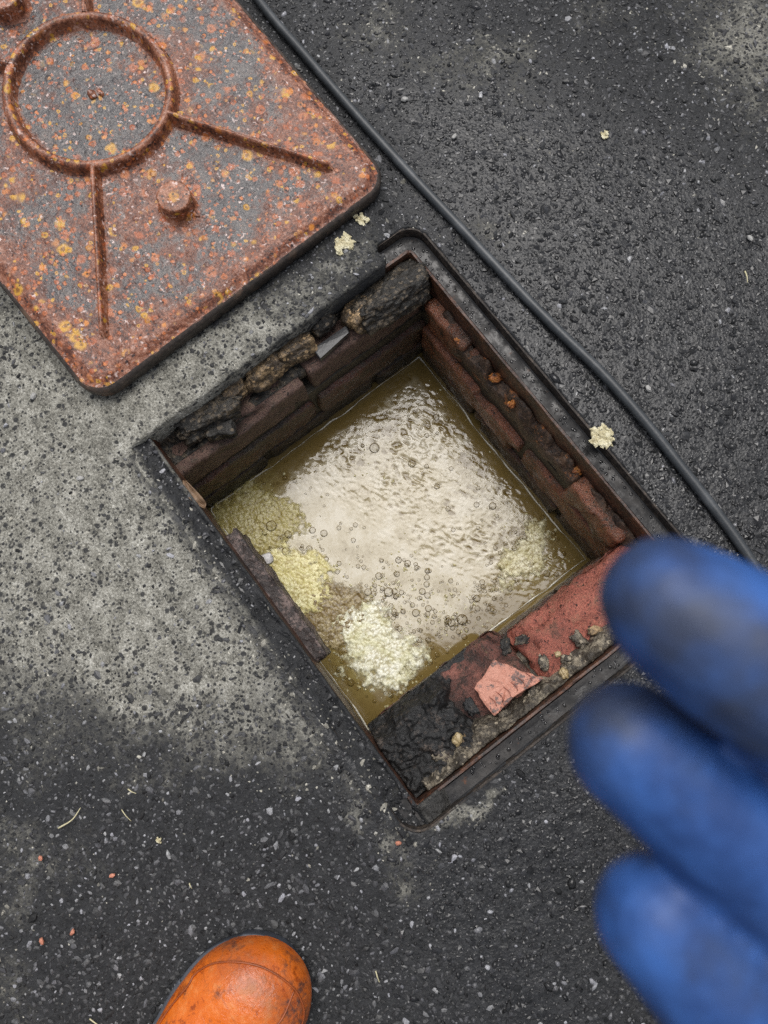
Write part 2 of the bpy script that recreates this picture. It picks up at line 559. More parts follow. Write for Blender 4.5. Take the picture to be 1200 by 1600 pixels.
MAT_MORTAR_CHUNK = rubble_mat('old_mortar', (0.055, 0.040, 0.026), (0.33, 0.225, 0.12), 0.55)
MAT_CHUNK_DARK = rubble_mat('dark_mortar', (0.018, 0.016, 0.013), (0.16, 0.125, 0.085), 0.42, flecks=0.5)
MAT_TAR = rubble_mat('tar', (0.010, 0.010, 0.010), (0.13, 0.10, 0.08), 0.24, flecks=0.15)
MAT_GRIT = rubble_mat('grit', (0.045, 0.037, 0.027), (0.24, 0.205, 0.15), 0.5)
MAT_SILT = rubble_mat('silt', (0.022, 0.021, 0.019), (0.105, 0.10, 0.087), 0.30, flecks=0.25)

# black smooth shard
M = Mat('black_slate')
MAT_SLATE = M.bsdf(M.mix(M.noise(80, 4), (0.010, 0.0105, 0.012), (0.030, 0.031, 0.034)), 0.28, M.bump(M.noise(200, 3), 0.3, 0.0008))

# sewage
M = Mat('sewage')
glare_film = M.attr('glare_film'); lum = M.attr('lump'); wv = M.attr('crest')
f = M.noise(240, 4, 0.6); a = M.noise(22, 5, 0.6); g = M.noise(60, 5, 0.7)
brown = M.mix(a, (0.105, 0.069, 0.017), (0.19, 0.135, 0.048))
brown = M.mix(M.mul(M.attr('olive'), M.step(g, 0.38, 0.6, 0.3, 1.0)), brown, M.mix(f, (0.26, 0.21, 0.055), (0.40, 0.35, 0.15)))
fc = M.ramp(M.add(M.mul(M.noise(24, 6, 0.7), 0.75), M.mul(f, 0.25)), [(0.36, (0.25, 0.20, 0.105)), (0.47, (0.42, 0.365, 0.24)), (0.58, (0.53, 0.485, 0.375))])  # cream of the greasy skin, kept pale to paint in the sky's glare
fm = M.step(M.add(M.add(glare_film, M.mul(M.math('SUBTRACT', g, 0.5), 1.0)), M.mul(wv, 0.85)), 0.10, 0.85, 0, 0.80)
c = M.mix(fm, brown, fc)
nrm = M.bump(M.add(M.mul(M.noise(130, 3), 1.0), M.mul(M.noise(300, 3), 0.4)), M.mul(lum, 0.30), 0.0016)
MAT_WATER = M.bsdf(c, 0.06, nrm, Specular_IOR_Level=0.85, IOR=1.36)


def foam_mat(name, c1, c2, c3):
    M = Mat(name)
    d = M.vor(260); d2 = M.vor(130); a = M.noise(38, 5, 0.65); cov = M.attr('cover')
    c = M.mix(M.step(a, 0.35, 0.65), c1, c2)
    c = M.mix(M.step(M.add(M.mul(d, 0.6), M.mul(M.noise(110, 3), 0.6)), 0.55, 0.8, 0, 0.7), c, c3)
    M.bsdf(c, 0.30, M.bump(M.math('SUBTRACT', 1.0, M.add(M.mul(d, 0.45), M.mul(d2, 0.5))), 0.4, 0.0022), Specular_IOR_Level=0.4)
    pr = M.out.inputs['Surface'].links[0].from_socket
    al = M.step(M.add(M.add(cov, M.mul(M.math('SUBTRACT', M.noise(75, 5, 0.65), 0.5), 1.6)), M.mul(M.math('SUBTRACT', d2, 0.4), 0.35)), 0.0, 0.75, 0.0, 0.95)
    ms = M.n('MixShader', {0: al, 1: M.n('BsdfTransparent').outputs[0], 2: pr}).outputs[0]
    M.t.links.new(ms, M.out.inputs['Surface'])
    return M.m


MAT_FOAM_YELLOW = foam_mat('yellow_foam', (0.60, 0.53, 0.21), (0.72, 0.67, 0.36), (0.34, 0.26, 0.07))
MAT_FOAM_WHITE = foam_mat('white_foam', (0.62, 0.60, 0.36), (0.80, 0.79, 0.66), (0.36, 0.31, 0.14))
MAT_FOAM_PALE = foam_mat('pale_froth', (0.36, 0.31, 0.17), (0.55, 0.51, 0.36), (0.17, 0.115, 0.03))
MAT_FOAM_FROTH = foam_mat('yellow_froth', (0.48, 0.43, 0.22), (0.70, 0.66, 0.46), (0.22, 0.16, 0.045))
MAT_FOAM_OLIVE = foam_mat('olive_slime', (0.34, 0.28, 0.085), (0.46, 0.41, 0.19), (0.19, 0.135, 0.03))
MAT_FOAM_BROWN = foam_mat('brown_scum', (0.19, 0.13, 0.045), (0.36, 0.29, 0.15), (0.10, 0.06, 0.015))

M = Mat('bubble_skin')
lw = M.n('LayerWeight', {'Blend': 0.5}).outputs['Facing']
tr = M.n('BsdfTransparent').outputs[0]
pb = M.n('BsdfPrincipled', {'Base Color': (0.13, 0.080, 0.016, 1), 'Roughness': 0.05, 'Specular IOR Level': 0.8}).outputs[0]
ms = M.n('MixShader', {0: M.step(lw, 0.2, 0.6, 0.10, 1.0), 1: tr, 2: pb}).outputs[0]
M.t.links.new(ms, M.out.inputs['Surface'])
MAT_BUBBLE = M.m

M = Mat('water_drop')
tr = M.n('BsdfTransparent', {'Color': (0.72, 0.72, 0.73, 1)}).outputs[0]
gl = M.n('BsdfGlossy', {'Roughness': 0.02}).outputs[0]
fr = M.n('Fresnel', {'IOR': 1.45}).outputs[0]
ms = M.n('MixShader', {0: fr, 1: tr, 2: gl}).outputs[0]
M.t.links.new(ms, M.out.inputs['Surface'])
MAT_DROP = M.m

M = Mat('hose_rubber')
f = M.noise(300, 3); a = M.noise(30, 4, 0.7)
c = M.mix(M.step(a, 0.4, 0.7), (0.030, 0.034, 0.038), (0.062, 0.068, 0.074))
MAT_HOSE = M.bsdf(c, 0.42, M.bump(f, 0.3, 0.0006))

M = Mat('orange_rubber')
f = M.noise(160, 5, 0.7); a = M.noise(26, 5, 0.68, M.warp(30, 0.02)); b = M.noise(60, 5, 0.7)
c = M.mix(a, (0.50, 0.085, 0.006), (0.78, 0.19, 0.014))
c = M.mix(M.step(b, 0.50, 0.68, 0, 0.55), c, (0.72, 0.26, 0.07))
c = M.mix(M.mul(M.step(a, 0.52, 0.66), M.step(f, 0.35, 0.6, 0.2, 0.9)), c, (0.07, 0.035, 0.028))
c = M.mix(M.mul(M.attr('grime'), M.step(M.add(M.mul(f, .5), M.mul(b, .5)), 0.36, 0.58, 0.15, 0.95)), c, (0.035, 0.024, 0.026))
scr = M.noise(9, 2, 0.5, M.n('Mapping', {'Vector': M.P, 'Scale': (3, 26, 3), 'Rotation': (0, 0, 0.5)}).outputs[0])
c = M.mix(M.step(scr, 0.62, 0.68, 0, 0.35), c, (0.28, 0.06, 0.01))
c = M.mix(M.step(M.add(M.mul(b, .6), M.mul(f, .4)), 0.47, 0.38, 0, 0.75), c, (0.20, 0.030, 0.004))
MAT_BOOT = M.bsdf(c, M.step(b, 0.35, 0.7, 0.16, 0.42), M.bump(M.add(M.mul(f, 0.5), M.mul(M.noise(45, 5, 0.7), 1.2)), 0.6, 0.0022), Specular_IOR_Level=0.5)
M = Mat('boot_seam')
MAT_SEAM = M.bsdf(M.mix(M.noise(90, 4), (0.10, 0.025, 0.008), (0.42, 0.09, 0.012)), 0.45)
M = Mat('boot_sole')
MAT_SOLE = M.bsdf(M.mix(M.noise(120, 4), (0.028, 0.034, 0.045), (0.085, 0.092, 0.11)), 0.5, M.bump(M.noise(200, 3), 0.5, 0.001))

M = Mat('blue_glove')
a = M.noise(22, 4, 0.6); b = M.noise(55, 3, 0.6); f = M.noise(700, 2)
c = M.mix(M.step(b, 0.3, 0.7), (0.013, 0.050, 0.185), (0.033, 0.112, 0.365))
c = M.mix(M.step(a, 0.42, 0.66, 0, 0.85), c, (0.030, 0.034, 0.045))
c = M.mix(M.step(M.noise(36, 2), 0.66, 0.74, 0, 0.7), c, (0.12, 0.10, 0.045))
MAT_GLOVE = M.bsdf(c, 0.55, M.bump(M.add(M.mul(f, 0.02), M.noise(60, 3, 0.5, M.n('Mapping', {'Vector': M.P, 'Scale': (1, 1, 2.5)}).outputs[0])), 0.4, 0.003))
M = Mat('dark_sleeve')
MAT_SLEEVE = M.bsdf(M.mix(M.noise(200, 4), (0.018, 0.022, 0.035), (0.035, 0.042, 0.06)), 0.85, M.bump(M.noise(60, 4), 0.5, 0.004))

M = Mat('crumb')
a = M.noise(160, 4, 0.7)
MAT_CRUMB = M.bsdf(M.ramp(a, [(0.3, (0.28, 0.22, 0.10)), (0.55, (0.60, 0.55, 0.36)), (0.75, (0.78, 0.75, 0.60))]), 0.7, M.bump(a, 0.9, 0.003))
M = Mat('wet_paper')
a = M.noise(120, 4)
MAT_PAPER = M.bsdf(M.mix(a, (0.36, 0.35, 0.34), (0.60, 0.58, 0.56)), 0.3, M.bump(a, 0.5, 0.002))
M = Mat('dry_straw')
MAT_STRAW = M.bsdf(M.mix(M.noise(200, 2), (0.45, 0.40, 0.22), (0.66, 0.62, 0.42)), 0.6)
M = Mat('terracotta')
MAT_CHIP = M.bsdf(M.mix(M.noise(300, 3), (0.42, 0.15, 0.09), (0.60, 0.27, 0.18)), 0.7)
M = Mat('dead_leaf')
MAT_LEAF = M.bsdf(M.mix(M.noise(150, 4), (0.10, 0.055, 0.03), (0.26, 0.17, 0.10)), 0.55)
M = Mat('ochre_pebble')
MAT_OCHRE = M.bsdf(M.mix(M.noise(200, 4), (0.22, 0.15, 0.06), (0.46, 0.37, 0.21)), 0.4)

# ------------------------------------------------------------------ ground
INX, INY = 0.300, 0.225                     # half size of the clear opening
RIMD = 0.0292                               # centre of the frame's rim, outside the opening


def in_hole(x, y):
    d = RIMD
    ax, ay = np.abs(x) - (INX + d - 0.03), np.abs(y) - (INY + d - 0.03)
    sd = np.hypot(np.maximum(ax, 0), np.maximum(ay, 0)) + np.minimum(np.maximum(ax, ay), 0) - 0.03
    covered = (x < -0.2965) & (y < 0.185 + 0.004 * np.sin(x * 300))
    return (sd < 0) & ~covered


# where cement dust lies: (px, py, rx, ry, angle, amount) read off the photograph, then placed on the ground
DUST = [(110, 750, 260, 230, 0, 1.05), (60, 560, 150, 180, 0, 0.9), (210, 660, 150, 110, 0, 0.75), (330, 570, 130, 62, -38, 0.55), (440, 490, 130, 50, -38, 0.52), (560, 390, 70, 45, -38, 0.22),
        (250, 900, 190, 170, 30, 0.75), (330, 1030, 190, 120, 35, 0.42), (450, 1120, 170, 80, 40, 0.28), (60, 940, 170, 130, 0, 0.42), (120, 1060, 190, 90, 10, 0.22),
        (10, 1300, 50, 50, 0, 0.40), (40, 1370, 40, 40, 0, 0.30), (12, 1430, 60, 40, 0, 0.40), (15, 1540, 60, 60, 0, 0.42), (165, 1385, 60, 40, 20, 0.26), (110, 1330, 50, 40, 0, 0.22), (50, 1190, 70, 40, 0, 0.20), (215, 1230, 60, 40, 0, 0.18), (300, 1180, 50, 40, 0, 0.2),
        (640, 1292, 36, 18, -10, 0.72), (700, 1275, 45, 18, -25, 0.85), (752, 1245, 30, 14, -35, 0.7), (560, 1270, 22, 30, 30, 0.45), (625, 1330, 24, 36, 10, 0.5), (645, 1385, 50, 30, 0, 0.42),
        (1165, 60, 110, 120, 0, 0.58), (1190, 100, 60, 60, 0, 0.3), (590, 45, 70, 60, 0, 0.42), (690, 112, 55, 36, 0, 0.4), (770, 80, 55, 40, 0, 0.42), (830, 150, 60, 70, 0, 0.25), (765, 340, 24, 36, 0, 0.4), (930, 30, 80, 50, 0, 0.3), (700, 380, 40, 60, 45, 0.2), (790, 560, 30, 50, 45, 0.15)]
_D = []
for px, py, rx, ry, an, am in DUST:
    c = at(px, py)
    e = math.radians(an)
    a1 = at(px + 40 * math.cos(e), py + 40 * math.sin(e)) - c
    a2 = at(px - 40 * math.sin(e), py + 40 * math.cos(e)) - c
    A = np.array([a1[:2] / 40 * rx, a2[:2] / 40 * ry]).T
    _D.append((c[:2], np.linalg.inv(A), am))


def dust_f(x, y):
    xw = x + 0.09 * (fbm(x * 18, y * 18, seed=3, oct=4, gain=0.6) - 0.5)
    yw = y + 0.09 * (fbm(x * 18 + 7, y * 18, seed=4, oct=4, gain=0.6) - 0.5)
    d = np.zeros_like(x)
    for c, Ai, am in _D:
        u = Ai[0, 0] * (xw - c[0]) + Ai[0, 1] * (yw - c[1]); v = Ai[1, 0] * (xw - c[0]) + Ai[1, 1] * (yw - c[1])
        d = d + am * np.exp(-(u * u + v * v) * 0.9)
    d = 1 - np.exp(-1.15 * d)
    # the wet dirty strip along the left side of the frame stays bare
    strip = np.exp(-((y + 0.252) / 0.016) ** 2) * (x > -0.29) * (x < 0.33)
    return d * (1 - 0.75 * strip)


def wet_f(x, y):
    n = fbm(x * 5, y * 5, seed=21, oct=3) - 0.5
    w1 = sstep(-0.05, 0.30, y + 0.35 * (x + 0.1) + 0.3 * n) * sstep(0.95, 0.45, y - 0.35 * x + 0.2 * n)
    w2 = np.exp(-(((x - 0.47) / 0.16) ** 2 + ((y + 0.05) / 0.3) ** 2))
    w3 = np.exp(-((np.abs(y) - 0.255) / 0.05) ** 2) * (x > -0.25) * 0.8
    return np.clip(np.maximum(np.maximum(w1, w2 * 0.9), w3), 0, 1) * (1 - 0.8 * dust_f(x, y))


def ground_z(x, y):
    z = 0.0022 * (fbm(x * 60, y * 60, seed=31, oct=3) - 0.5) + 0.004 * (fbm(x * 9, y * 9, seed=32, oct=2) - 0.5)
    # cement smeared up over the frame on the lid side, and its rounded broken lip
    e = -0.2965 - x
    band = sstep(0.115, 0.03, e) * (e > -0.001) * sstep(0.215, 0.165, y) * sstep(-0.31, -0.25, y)
    z = z + band * (0.010 + 0.004 * (fbm(x * 45, y * 45, seed=33) - 0.5)) - band * 0.002 * sstep(0.004, 0.0, e)
    # ridge on the left where the asphalt stands against the frame
    z = z + 0.004 * np.exp(-((y + 0.262) / 0.010) ** 2) * (np.abs(x) < 0.30)
    # far edge of the fine sheet comes back to level
    m = np.minimum.reduce([x + 1.145, 0.811 - x, y + 0.877, 0.967 - y]) / 0.05
    return z * np.clip(m, 0, 1)


xs = -0.2965 + 0.004 * np.arange(-212, 278)
ys = -0.2565 + 0.004 * np.arange(-155, 306)
V, Q = grid(xs, ys, ground_z, lambda x, y: ~in_hole(x, y), skirt=0.0)
# dense sheet + skirt into the pit + coarse sheet to the horizon
e = np.concatenate([Q[:, [0, 1]], Q[:, [1, 2]], Q[:, [2, 3]], Q[:, [3, 0]]])
key = np.sort(e, 1); code = key[:, 0].astype(np.int64) * len(V) + key[:, 1]
_, inv, cnt = np.unique(code, return_inverse=True, return_counts=True)
b = e[cnt[inv] == 1]
mid = (V[b[:, 0]] + V[b[:, 1]]) / 2
b = b[(np.abs(mid[:, 0]) < 0.4) & (np.abs(mid[:, 1]) < 0.4)]
bv = np.unique(b); m = np.full(len(V), -1); m[bv] = len(V) + np.arange(len(bv))
low = V[bv].copy(); low[:, 2] -= 0.05
low[:, 0] -= 0.006 * fbm(low[:, 1] * 60, low[:, 0] * 60, seed=8)
sk = np.stack([b[:, 1], b[:, 0], m[b[:, 0]], m[b[:, 1]]], 1)
V = np.vstack([V, low]); Q = np.vstack([Q, sk])
n0 = len(V)
X0, X1, Y0, Y1 = xs[0], xs[-1], ys[0], ys[-1]
big = 60.0
ring = np.array([[X0, Y0, 0], [X1, Y0, 0], [X1, Y1, 0], [X0, Y1, 0], [-big, -big, 0], [big, -big, 0], [big, big, 0], [-big, big, 0]])
V = np.vstack([V, ring])
Q = np.vstack([Q, n0 + np.array([[4, 5, 1, 0], [5, 6, 2, 1], [6, 7, 3, 2], [7, 4, 0, 3]])])
gd = dust_f(V[:, 0], V[:, 1]); gd[n0:] = 0
gw = wet_f(V[:, 0], V[:, 1]); gw[n0:] = 0.3
_m = np.clip(np.minimum.reduce([V[:, 0] - X0, X1 - V[:, 0], V[:, 1] - Y0, Y1 - V[:, 1]]) / 0.12, 0, 1)
gw = 0.3 + (gw - 0.3) * _m; gd = gd * _m
tag(new_obj('asphalt_ground', V, Q, MAT_GROUND, None, True, {'dust': gd, 'wet': gw}),
    'dark asphalt ground with pale cement dust left of the manhole', None, None, 'structure')

# dirt packed on the frame's seat along the left side
def silt_z(x, y):
    n = fbm(x * 70, y * 70, seed=51, oct=4); n2 = fbm(x * 24, y * 24, seed=53, oct=3)
    base = -0.013 + 0.013 * n
    base = base + (0.012 + 0.006 * (n2 - 0.5)) * sstep(-0.238, -0.2555, y + 0.02 * (n2 - 0.5))
    base = base + (0.004 + 0.012 * (n2 - 0.45)) * sstep(-0.2325, -0.2270, y)
    return base - 0.012 * sstep(0.20, 0.30, x) * (y > -0.25) - 0.010 * sstep(-0.2585, -0.2640, y)

# ------------------------------------------------------------------ stone chippings set in the asphalt
sp = 0.0050
gx = np.arange(-1.12, 0.79, sp); gy = np.arange(-0.86, 0.95, sp)
GX, GY = np.meshgrid(gx, gy, indexing='ij')
sx = (GX + rng.uniform(-0.5, 0.5, GX.shape) * sp).ravel(); sy = (GY + rng.uniform(-0.5, 0.5, GY.shape) * sp).ravel()
# only the ground round about the camera's view
c4 = [at(px, py)[:2] for px, py in ((-260, -260), (1460, -260), (1460, 1860), (-260, 1860))]
ins = np.ones(len(sx), bool)
for a, c in zip(c4, c4[1:] + c4[:1]):
    ins &= ((c[0] - a[0]) * (sy - a[1]) - (c[1] - a[1]) * (sx - a[0])) <= 0
on_silt = (sx > -0.315) & (sx < 0.325) & (sy > -0.2635) & (sy < -0.2265)
ins &= (~in_hole(sx, sy) & ~((np.abs(sx) < 0.3320) & (np.abs(sy) < 0.2565) & (sx > -0.301))) | (on_silt & (rng.random(len(sx)) < 0.75))
lidcov = (sx < -0.40) & (sx > -1.05) & (np.abs(sy) < 0.22)
ins &= ~lidcov
sx, sy, on_silt = sx[ins], sy[ins], on_silt[ins]
N = len(sx)
sd = dust_f(sx, sy); sw = wet_f(sx, sy); gz = np.where(on_silt, silt_z(sx, sy), ground_z(sx, sy)); sd = np.where(on_silt, 0.55 * sstep(-0.243, -0.262, sy) + 0.1, sd)
u = rng.random(N)
rad = (0.00185 + 0.0006 * sw) * np.exp(0.38 * rng.standard_normal(N)); rad = np.clip(rad, 0.0010, 0.0050)
big_ = rng.random(N) < 0.035
rad[big_] *= 1.55
cover = (rng.random(N) < sd * 1.06)
sink = np.where(cover, -0.62 + 0.5 * (rng.random(N) - 0.5), -0.10 - 0.15 * sw + 0.4 * (rng.random(N) - 0.5)) * rad
iv, fi = ico(1) if False else (None, None)
import bmesh
bm = bmesh.new(); bmesh.ops.create_icosphere(bm, subdivisions=1, radius=1.0)
bm.verts.ensure_lookup_table()
iv = np.array([v.co[:] for v in bm.verts]); fi = np.array([[v.index for v in f_.verts] for f_ in bm.faces if f_.calc_center_median().z > -0.6])
bm.free()
nv = len(iv)
sc3 = np.stack([rad * rng.uniform(0.8, 1.6, N), rad * rng.uniform(0.6, 1.05, N), rad * rng.uniform(0.35, 0.8, N)], 1)
th = rng.uniform(0, 2 * math.pi, N); tl = rng.normal(0, 0.35, N)
vv = iv[None] * (1 + 0.62 * (rng.random((N, nv, 1)) - 0.5)) * sc3[:, None]
vy = vv[:, :, 1] * np.cos(tl)[:, None] - vv[:, :, 2] * np.sin(tl)[:, None]
vz = vv[:, :, 1] * np.sin(tl)[:, None] + vv[:, :, 2] * np.cos(tl)[:, None]
vx = vv[:, :, 0]
wx = vx * np.cos(th)[:, None] - vy * np.sin(th)[:, None] + sx[:, None]
wy = vx * np.sin(th)[:, None] + vy * np.cos(th)[:, None] + sy[:, None]
wz = vz + (gz + sink)[:, None]
V = np.stack([wx, wy, wz], -1).reshape(-1, 3)
Fq = (fi[None] + (np.arange(N) * nv)[:, None, None]).reshape(-1, 3)
# stone colours: mostly black basalt, some grey, few pale; dust greys those it covers
t = rng.random(N)
dry = 1 - sw
lightgrey = (t < 0.085 * dry + 0.012)
grey = (t < 0.42 * dry + 0.06)
med = 0.020 + 0.036 * dry * rng.random(N)
val = np.where(lightgrey & (rng.random(N) < 0.6), rng.uniform(0.14, 0.36, N), np.clip(med * np.exp(0.75 * rng.standard_normal(N) * (0.45 + 0.55 * dry)), 0.008, 0.22))
tint = np.stack([np.ones(N), np.ones(N) * 1.005, 1.0 + rng.uniform(0.0, 0.09, N)], 1)
colr = val[:, None] * tint
dc = np.array([0.225, 0.215, 0.182]) * np.exp(0.5 * rng.standard_normal(N))[:, None].clip(0.3, 2.0)
colr = np.where(cover[:, None], dc, colr)
chips = new_obj('asphalt_chippings', V, Fq, MAT_STONES, None, False,
                {'col': np.repeat(colr, nv, 0), 'wet': np.repeat(np.clip(sw + 0.55 * rng.random(N) ** 2, 0, 1), nv)})
chips.data.polygons.foreach_set('use_smooth', np.repeat((sw > 0.3) & (rng.random(N) < 0.3), len(fi)))
tag(chips, 'small black and grey stone chippings bound into the asphalt', 'chippings', None, 'stuff')

# ------------------------------------------------------------------ cast iron frame round the opening
frame = tag(empty('manhole_surround', (0, 0, 0)), 'wet rusty iron frame set in asphalt around the open square pit', 'manhole frame')


def ring_loops(profile, jitter=0.0):
    L = []
    for k, (d, z) in enumerate(profile):
        P = subdivide_loop(rrect(-INX - d, INX + d, -INY - d, INY + d, max(0.006, 0.004 + d * 0.95), 6), 0.02) if False else rrect(-INX - d, INX + d, -INY - d, INY + d, max(0.006, 0.004 + d * 0.95), 8)
        # the same number of points on every loop: split the straight sides evenly
        out = []
        m = len(P)
        for i in range(m):
            a, c = P[i], P[(i + 1) % m]
            if (i + 1) % 9 == 0:
                for s in np.linspace(0, 1, 26)[:-1]:
                    out.append(a + (c - a) * s)
            else:
                out.append(a)
        out = np.array(out)
        if jitter:
            s = np.arange(len(out))
            zj = z + jitter * (vnoise(s * 0.9, s * 0 + k * 3.1, seed=5) - 0.5)
            out = out + jitter * 0.6 * (np.stack([vnoise(s * 0.8, s * 0 + k, seed=6), vnoise(s * 0.8, s * 0 + k, seed=7)], 1) - 0.5)
        else:
            zj = np.full(len(out), z)
        L.append(np.column_stack([out, zj]))
    return L


V, Fq = loft(ring_loops([(0.0, -0.062), (0.0, -0.017), (0.001, -0.0135), (0.0040, -0.013), (0.0052, -0.0165), (0.0062, -0.060)], 0.0018), True)
new_obj('flange', V, Fq, MAT_FLANGE, frame, False)
V, Fq = loft(ring_loops([(0.0063, -0.030), (0.0065, -0.0182), (0.014, -0.0186), (0.024, -0.0182), (0.0262, -0.017), (0.0264, -0.030)], 0.0), True)
new_obj('seat', V, Fq, MAT_WETIRON, frame, False)
V, Fq = loft(ring_loops([(0.0266, -0.045), (0.0268, -0.004), (0.0274, 0.0004), (0.0298, 0.0008), (0.0312, -0.002), (0.0314, -0.045)], 0.0014), True)
new_obj('rim', V, Fq, MAT_RIMDARK, frame, False)

# dirt packed on the seat along the left side and round the lower corner
V, Q = grid(np.arange(-0.318, 0.330, 0.0025), np.arange(-0.2645, -0.2240, 0.0022), silt_z, None, 0.012)
_sd = 0.62 * sstep(-0.243, -0.262, V[:, 1] + 0.014 * (fbm(V[:, 0] * 30, V[:, 1] * 30, seed=54) - 0.5)) * sstep(0.22, -0.15, V[:, 0]) + 0.16 + 0.3 * sstep(-0.231, -0.227, V[:, 1]) * sstep(-0.1, -0.25, V[:, 0])
tag(new_obj('packed_silt', V, Q, MAT_GROUND, frame, True, {'dust': _sd, 'wet': np.full(len(V), 0.25)}), kind='stuff')
def silt2_z(x, y):
    return -0.016 + 0.014 * fbm(x * 80, y * 80, seed=52) - 0.018 * sstep(-0.21, -0.165, y)
V, Q = grid(np.arange(0.301, 0.3265, 0.0025), np.arange(-0.226, -0.165, 0.003), silt2_z, None, 0.012)
tag(new_obj('packed_silt', V, Q, MAT_SILT, frame), kind='stuff')

# ------------------------------------------------------------------ brick chamber
cham = tag(empty('inspection_chamber', (0, 0, -0.34)), 'square brick lined pit with slimy walls below the iron frame', 'chamber')
WX0, WX1, WY0, WY1 = -0.243, 0.207, -0.247, 0.203
TOPZ = -0.052
WATER = -0.25
COURSES = [(-0.127, -0.054), (-0.202, -0.131), (-0.277, -0.206), (-0.352, -0.281)]


def brick(name, lo, hi, mat, seed, rough=0.004, round_=0.005, parent=cham, dz_top=None, div=0.0075):
    """A worn brick between two corners; faces subdivided, edges rounded by wear."""
    lo = np.array(lo, float) - 0; hi = np.array(hi, float)
    s = hi - lo
    n = np.maximum(1, np.round(s / div).astype(int))
    pts = {}; V = []; Fc = []
    def vid(i, j, k):
        if (i, j, k) not in pts:
            pts[(i, j, k)] = len(V); V.append((i / n[0], j / n[1], k / n[2]))
        return pts[(i, j, k)]
    for ax in range(3):
        a, c = [(1, 2), (2, 0), (0, 1)][ax]
        for side in (0, n[ax]):
            for i in range(n[a]):
                for j in range(n[c]):
                    qd = []
                    for di, dj in ((0, 0), (1, 0), (1, 1), (0, 1)):
                        p = [0, 0, 0]; p[ax] = side; p[a] = i + di; p[c] = j + dj
                        qd.append(vid(*p))
                    Fc.append(tuple(qd) if side else tuple(qd[::-1]))
    U = np.array(V); W = lo + U * s
    ctr = (lo + hi) / 2
    # rounded corners
    q = np.abs(W - ctr) - (s / 2 - round_)
    qp = np.maximum(q, 0); L = np.linalg.norm(qp, axis=1, keepdims=True)
    fac = np.where(L > round_, round_ / np.maximum(L, 1e-9), 1.0)
    W = ctr + np.sign(W - ctr) * (np.minimum(np.abs(W - ctr), s / 2 - round_) + qp * fac)
    nd = np.stack([fbm(W[:, 0] * 45 + 3, W[:, 1] * 45, W[:, 2] * 45, seed + k * 31, 4) - 0.5 for k in range(3)], 1)
    chip = sstep(0.60, 0.78, fbm(W[:, 0] * 22, W[:, 1] * 22, W[:, 2] * 22, seed + 77, 3))
    edge = (np.sort(np.abs((W - ctr) / (s / 2)), axis=1)[:, 1] > 0.8)
    fine = np.stack([fbm(W[:, 0] * 190 + 3, W[:, 1] * 190, W[:, 2] * 190, seed + 300 + k * 31, 2) - 0.5 for k in range(3)], 1)
    W = W + fine * 0.0035
    W = W + nd * rough * 2 - ((W - ctr) / np.maximum(s / 2, 1e-6)) * (chip * edge * 0.012)[:, None]
    if dz_top is not None:
        W[:, 2] += np.where(U[:, 2] > 0.5, 1, 0) * dz_top(W[:, 0], W[:, 1])
    return new_obj(name, W, Fc, mat, parent)


sd_ = 100
def run_wall(axis, face, depth_sign, lo, hi, z0, z1, joints, mat, jit=0.003, thick=0.10):
    """One course: axis 'x' or 'y' along the wall, face coordinate of the wall's inner side."""
    global sd_
    edges = [lo] + list(joints) + [hi]
    out = []
    for a, c in zip(edges[:-1], edges[1:]):
        sd_ += 1
        f0 = face + depth_sign * random.uniform(-jit, jit * 1.2)
        f1 = face + depth_sign * thick
        p, q = min(f0, f1), max(f0, f1)
        if axis == 'x':
            out.append(brick('brick', (a + 0.004, p, z0 + 0.003), (c - 0.004, q, z1), mat, sd_))
        else:
            out.append(brick('brick', (p, a + 0.004, z0 + 0.003), (q, c - 0.004, z1), mat, sd_))
    return out


for ci, (z0, z1) in enumerate(COURSES[1:], 1):
    off = 0.11 * (ci % 2)
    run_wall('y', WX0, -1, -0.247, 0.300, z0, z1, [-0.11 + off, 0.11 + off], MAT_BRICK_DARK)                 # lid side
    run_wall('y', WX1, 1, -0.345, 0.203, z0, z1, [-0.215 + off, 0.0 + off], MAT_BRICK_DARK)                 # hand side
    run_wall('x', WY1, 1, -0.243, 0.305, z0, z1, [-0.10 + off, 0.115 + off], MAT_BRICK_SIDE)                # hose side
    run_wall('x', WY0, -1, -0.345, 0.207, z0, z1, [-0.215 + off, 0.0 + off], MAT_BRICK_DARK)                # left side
z0, z1 = COURSES[0]
# top course, seen as ledges
brick('brick', (-0.348, -0.243, z0 + .003), (-0.2475, -0.006, z1 - 0.002), MAT_BRICK_TOP, 201, 0.004)
brick('brick', (-0.348, 0.006, z0 + .003), (-0.2525, 0.222, z1 + 0.004), MAT_BRICK_TOP, 202, 0.004)
wear = lambda x, y: -0.020 * sstep(0.245, 0.205, x) * (0.5 + fbm(x * 30, y * 30, seed=9))
brick('brick', (0.209, 0.004, z0 + .003), (0.311, 0.219, z1 + 0.006), MAT_BRICK_RED, 203, 0.008, 0.012, dz_top=wear)['label'] = 'bright red worn brick'
wear2 = lambda x, y: -0.026 * sstep(0.26, 0.195, x) * (0.5 + fbm(x * 30, y * 30, seed=10))
brick('brick', (0.190, -0.215, z0 + .003), (0.311, -0.003, z1 - 0.002), MAT_BRICK_RED2, 204, 0.006, 0.010, dz_top=wear2)
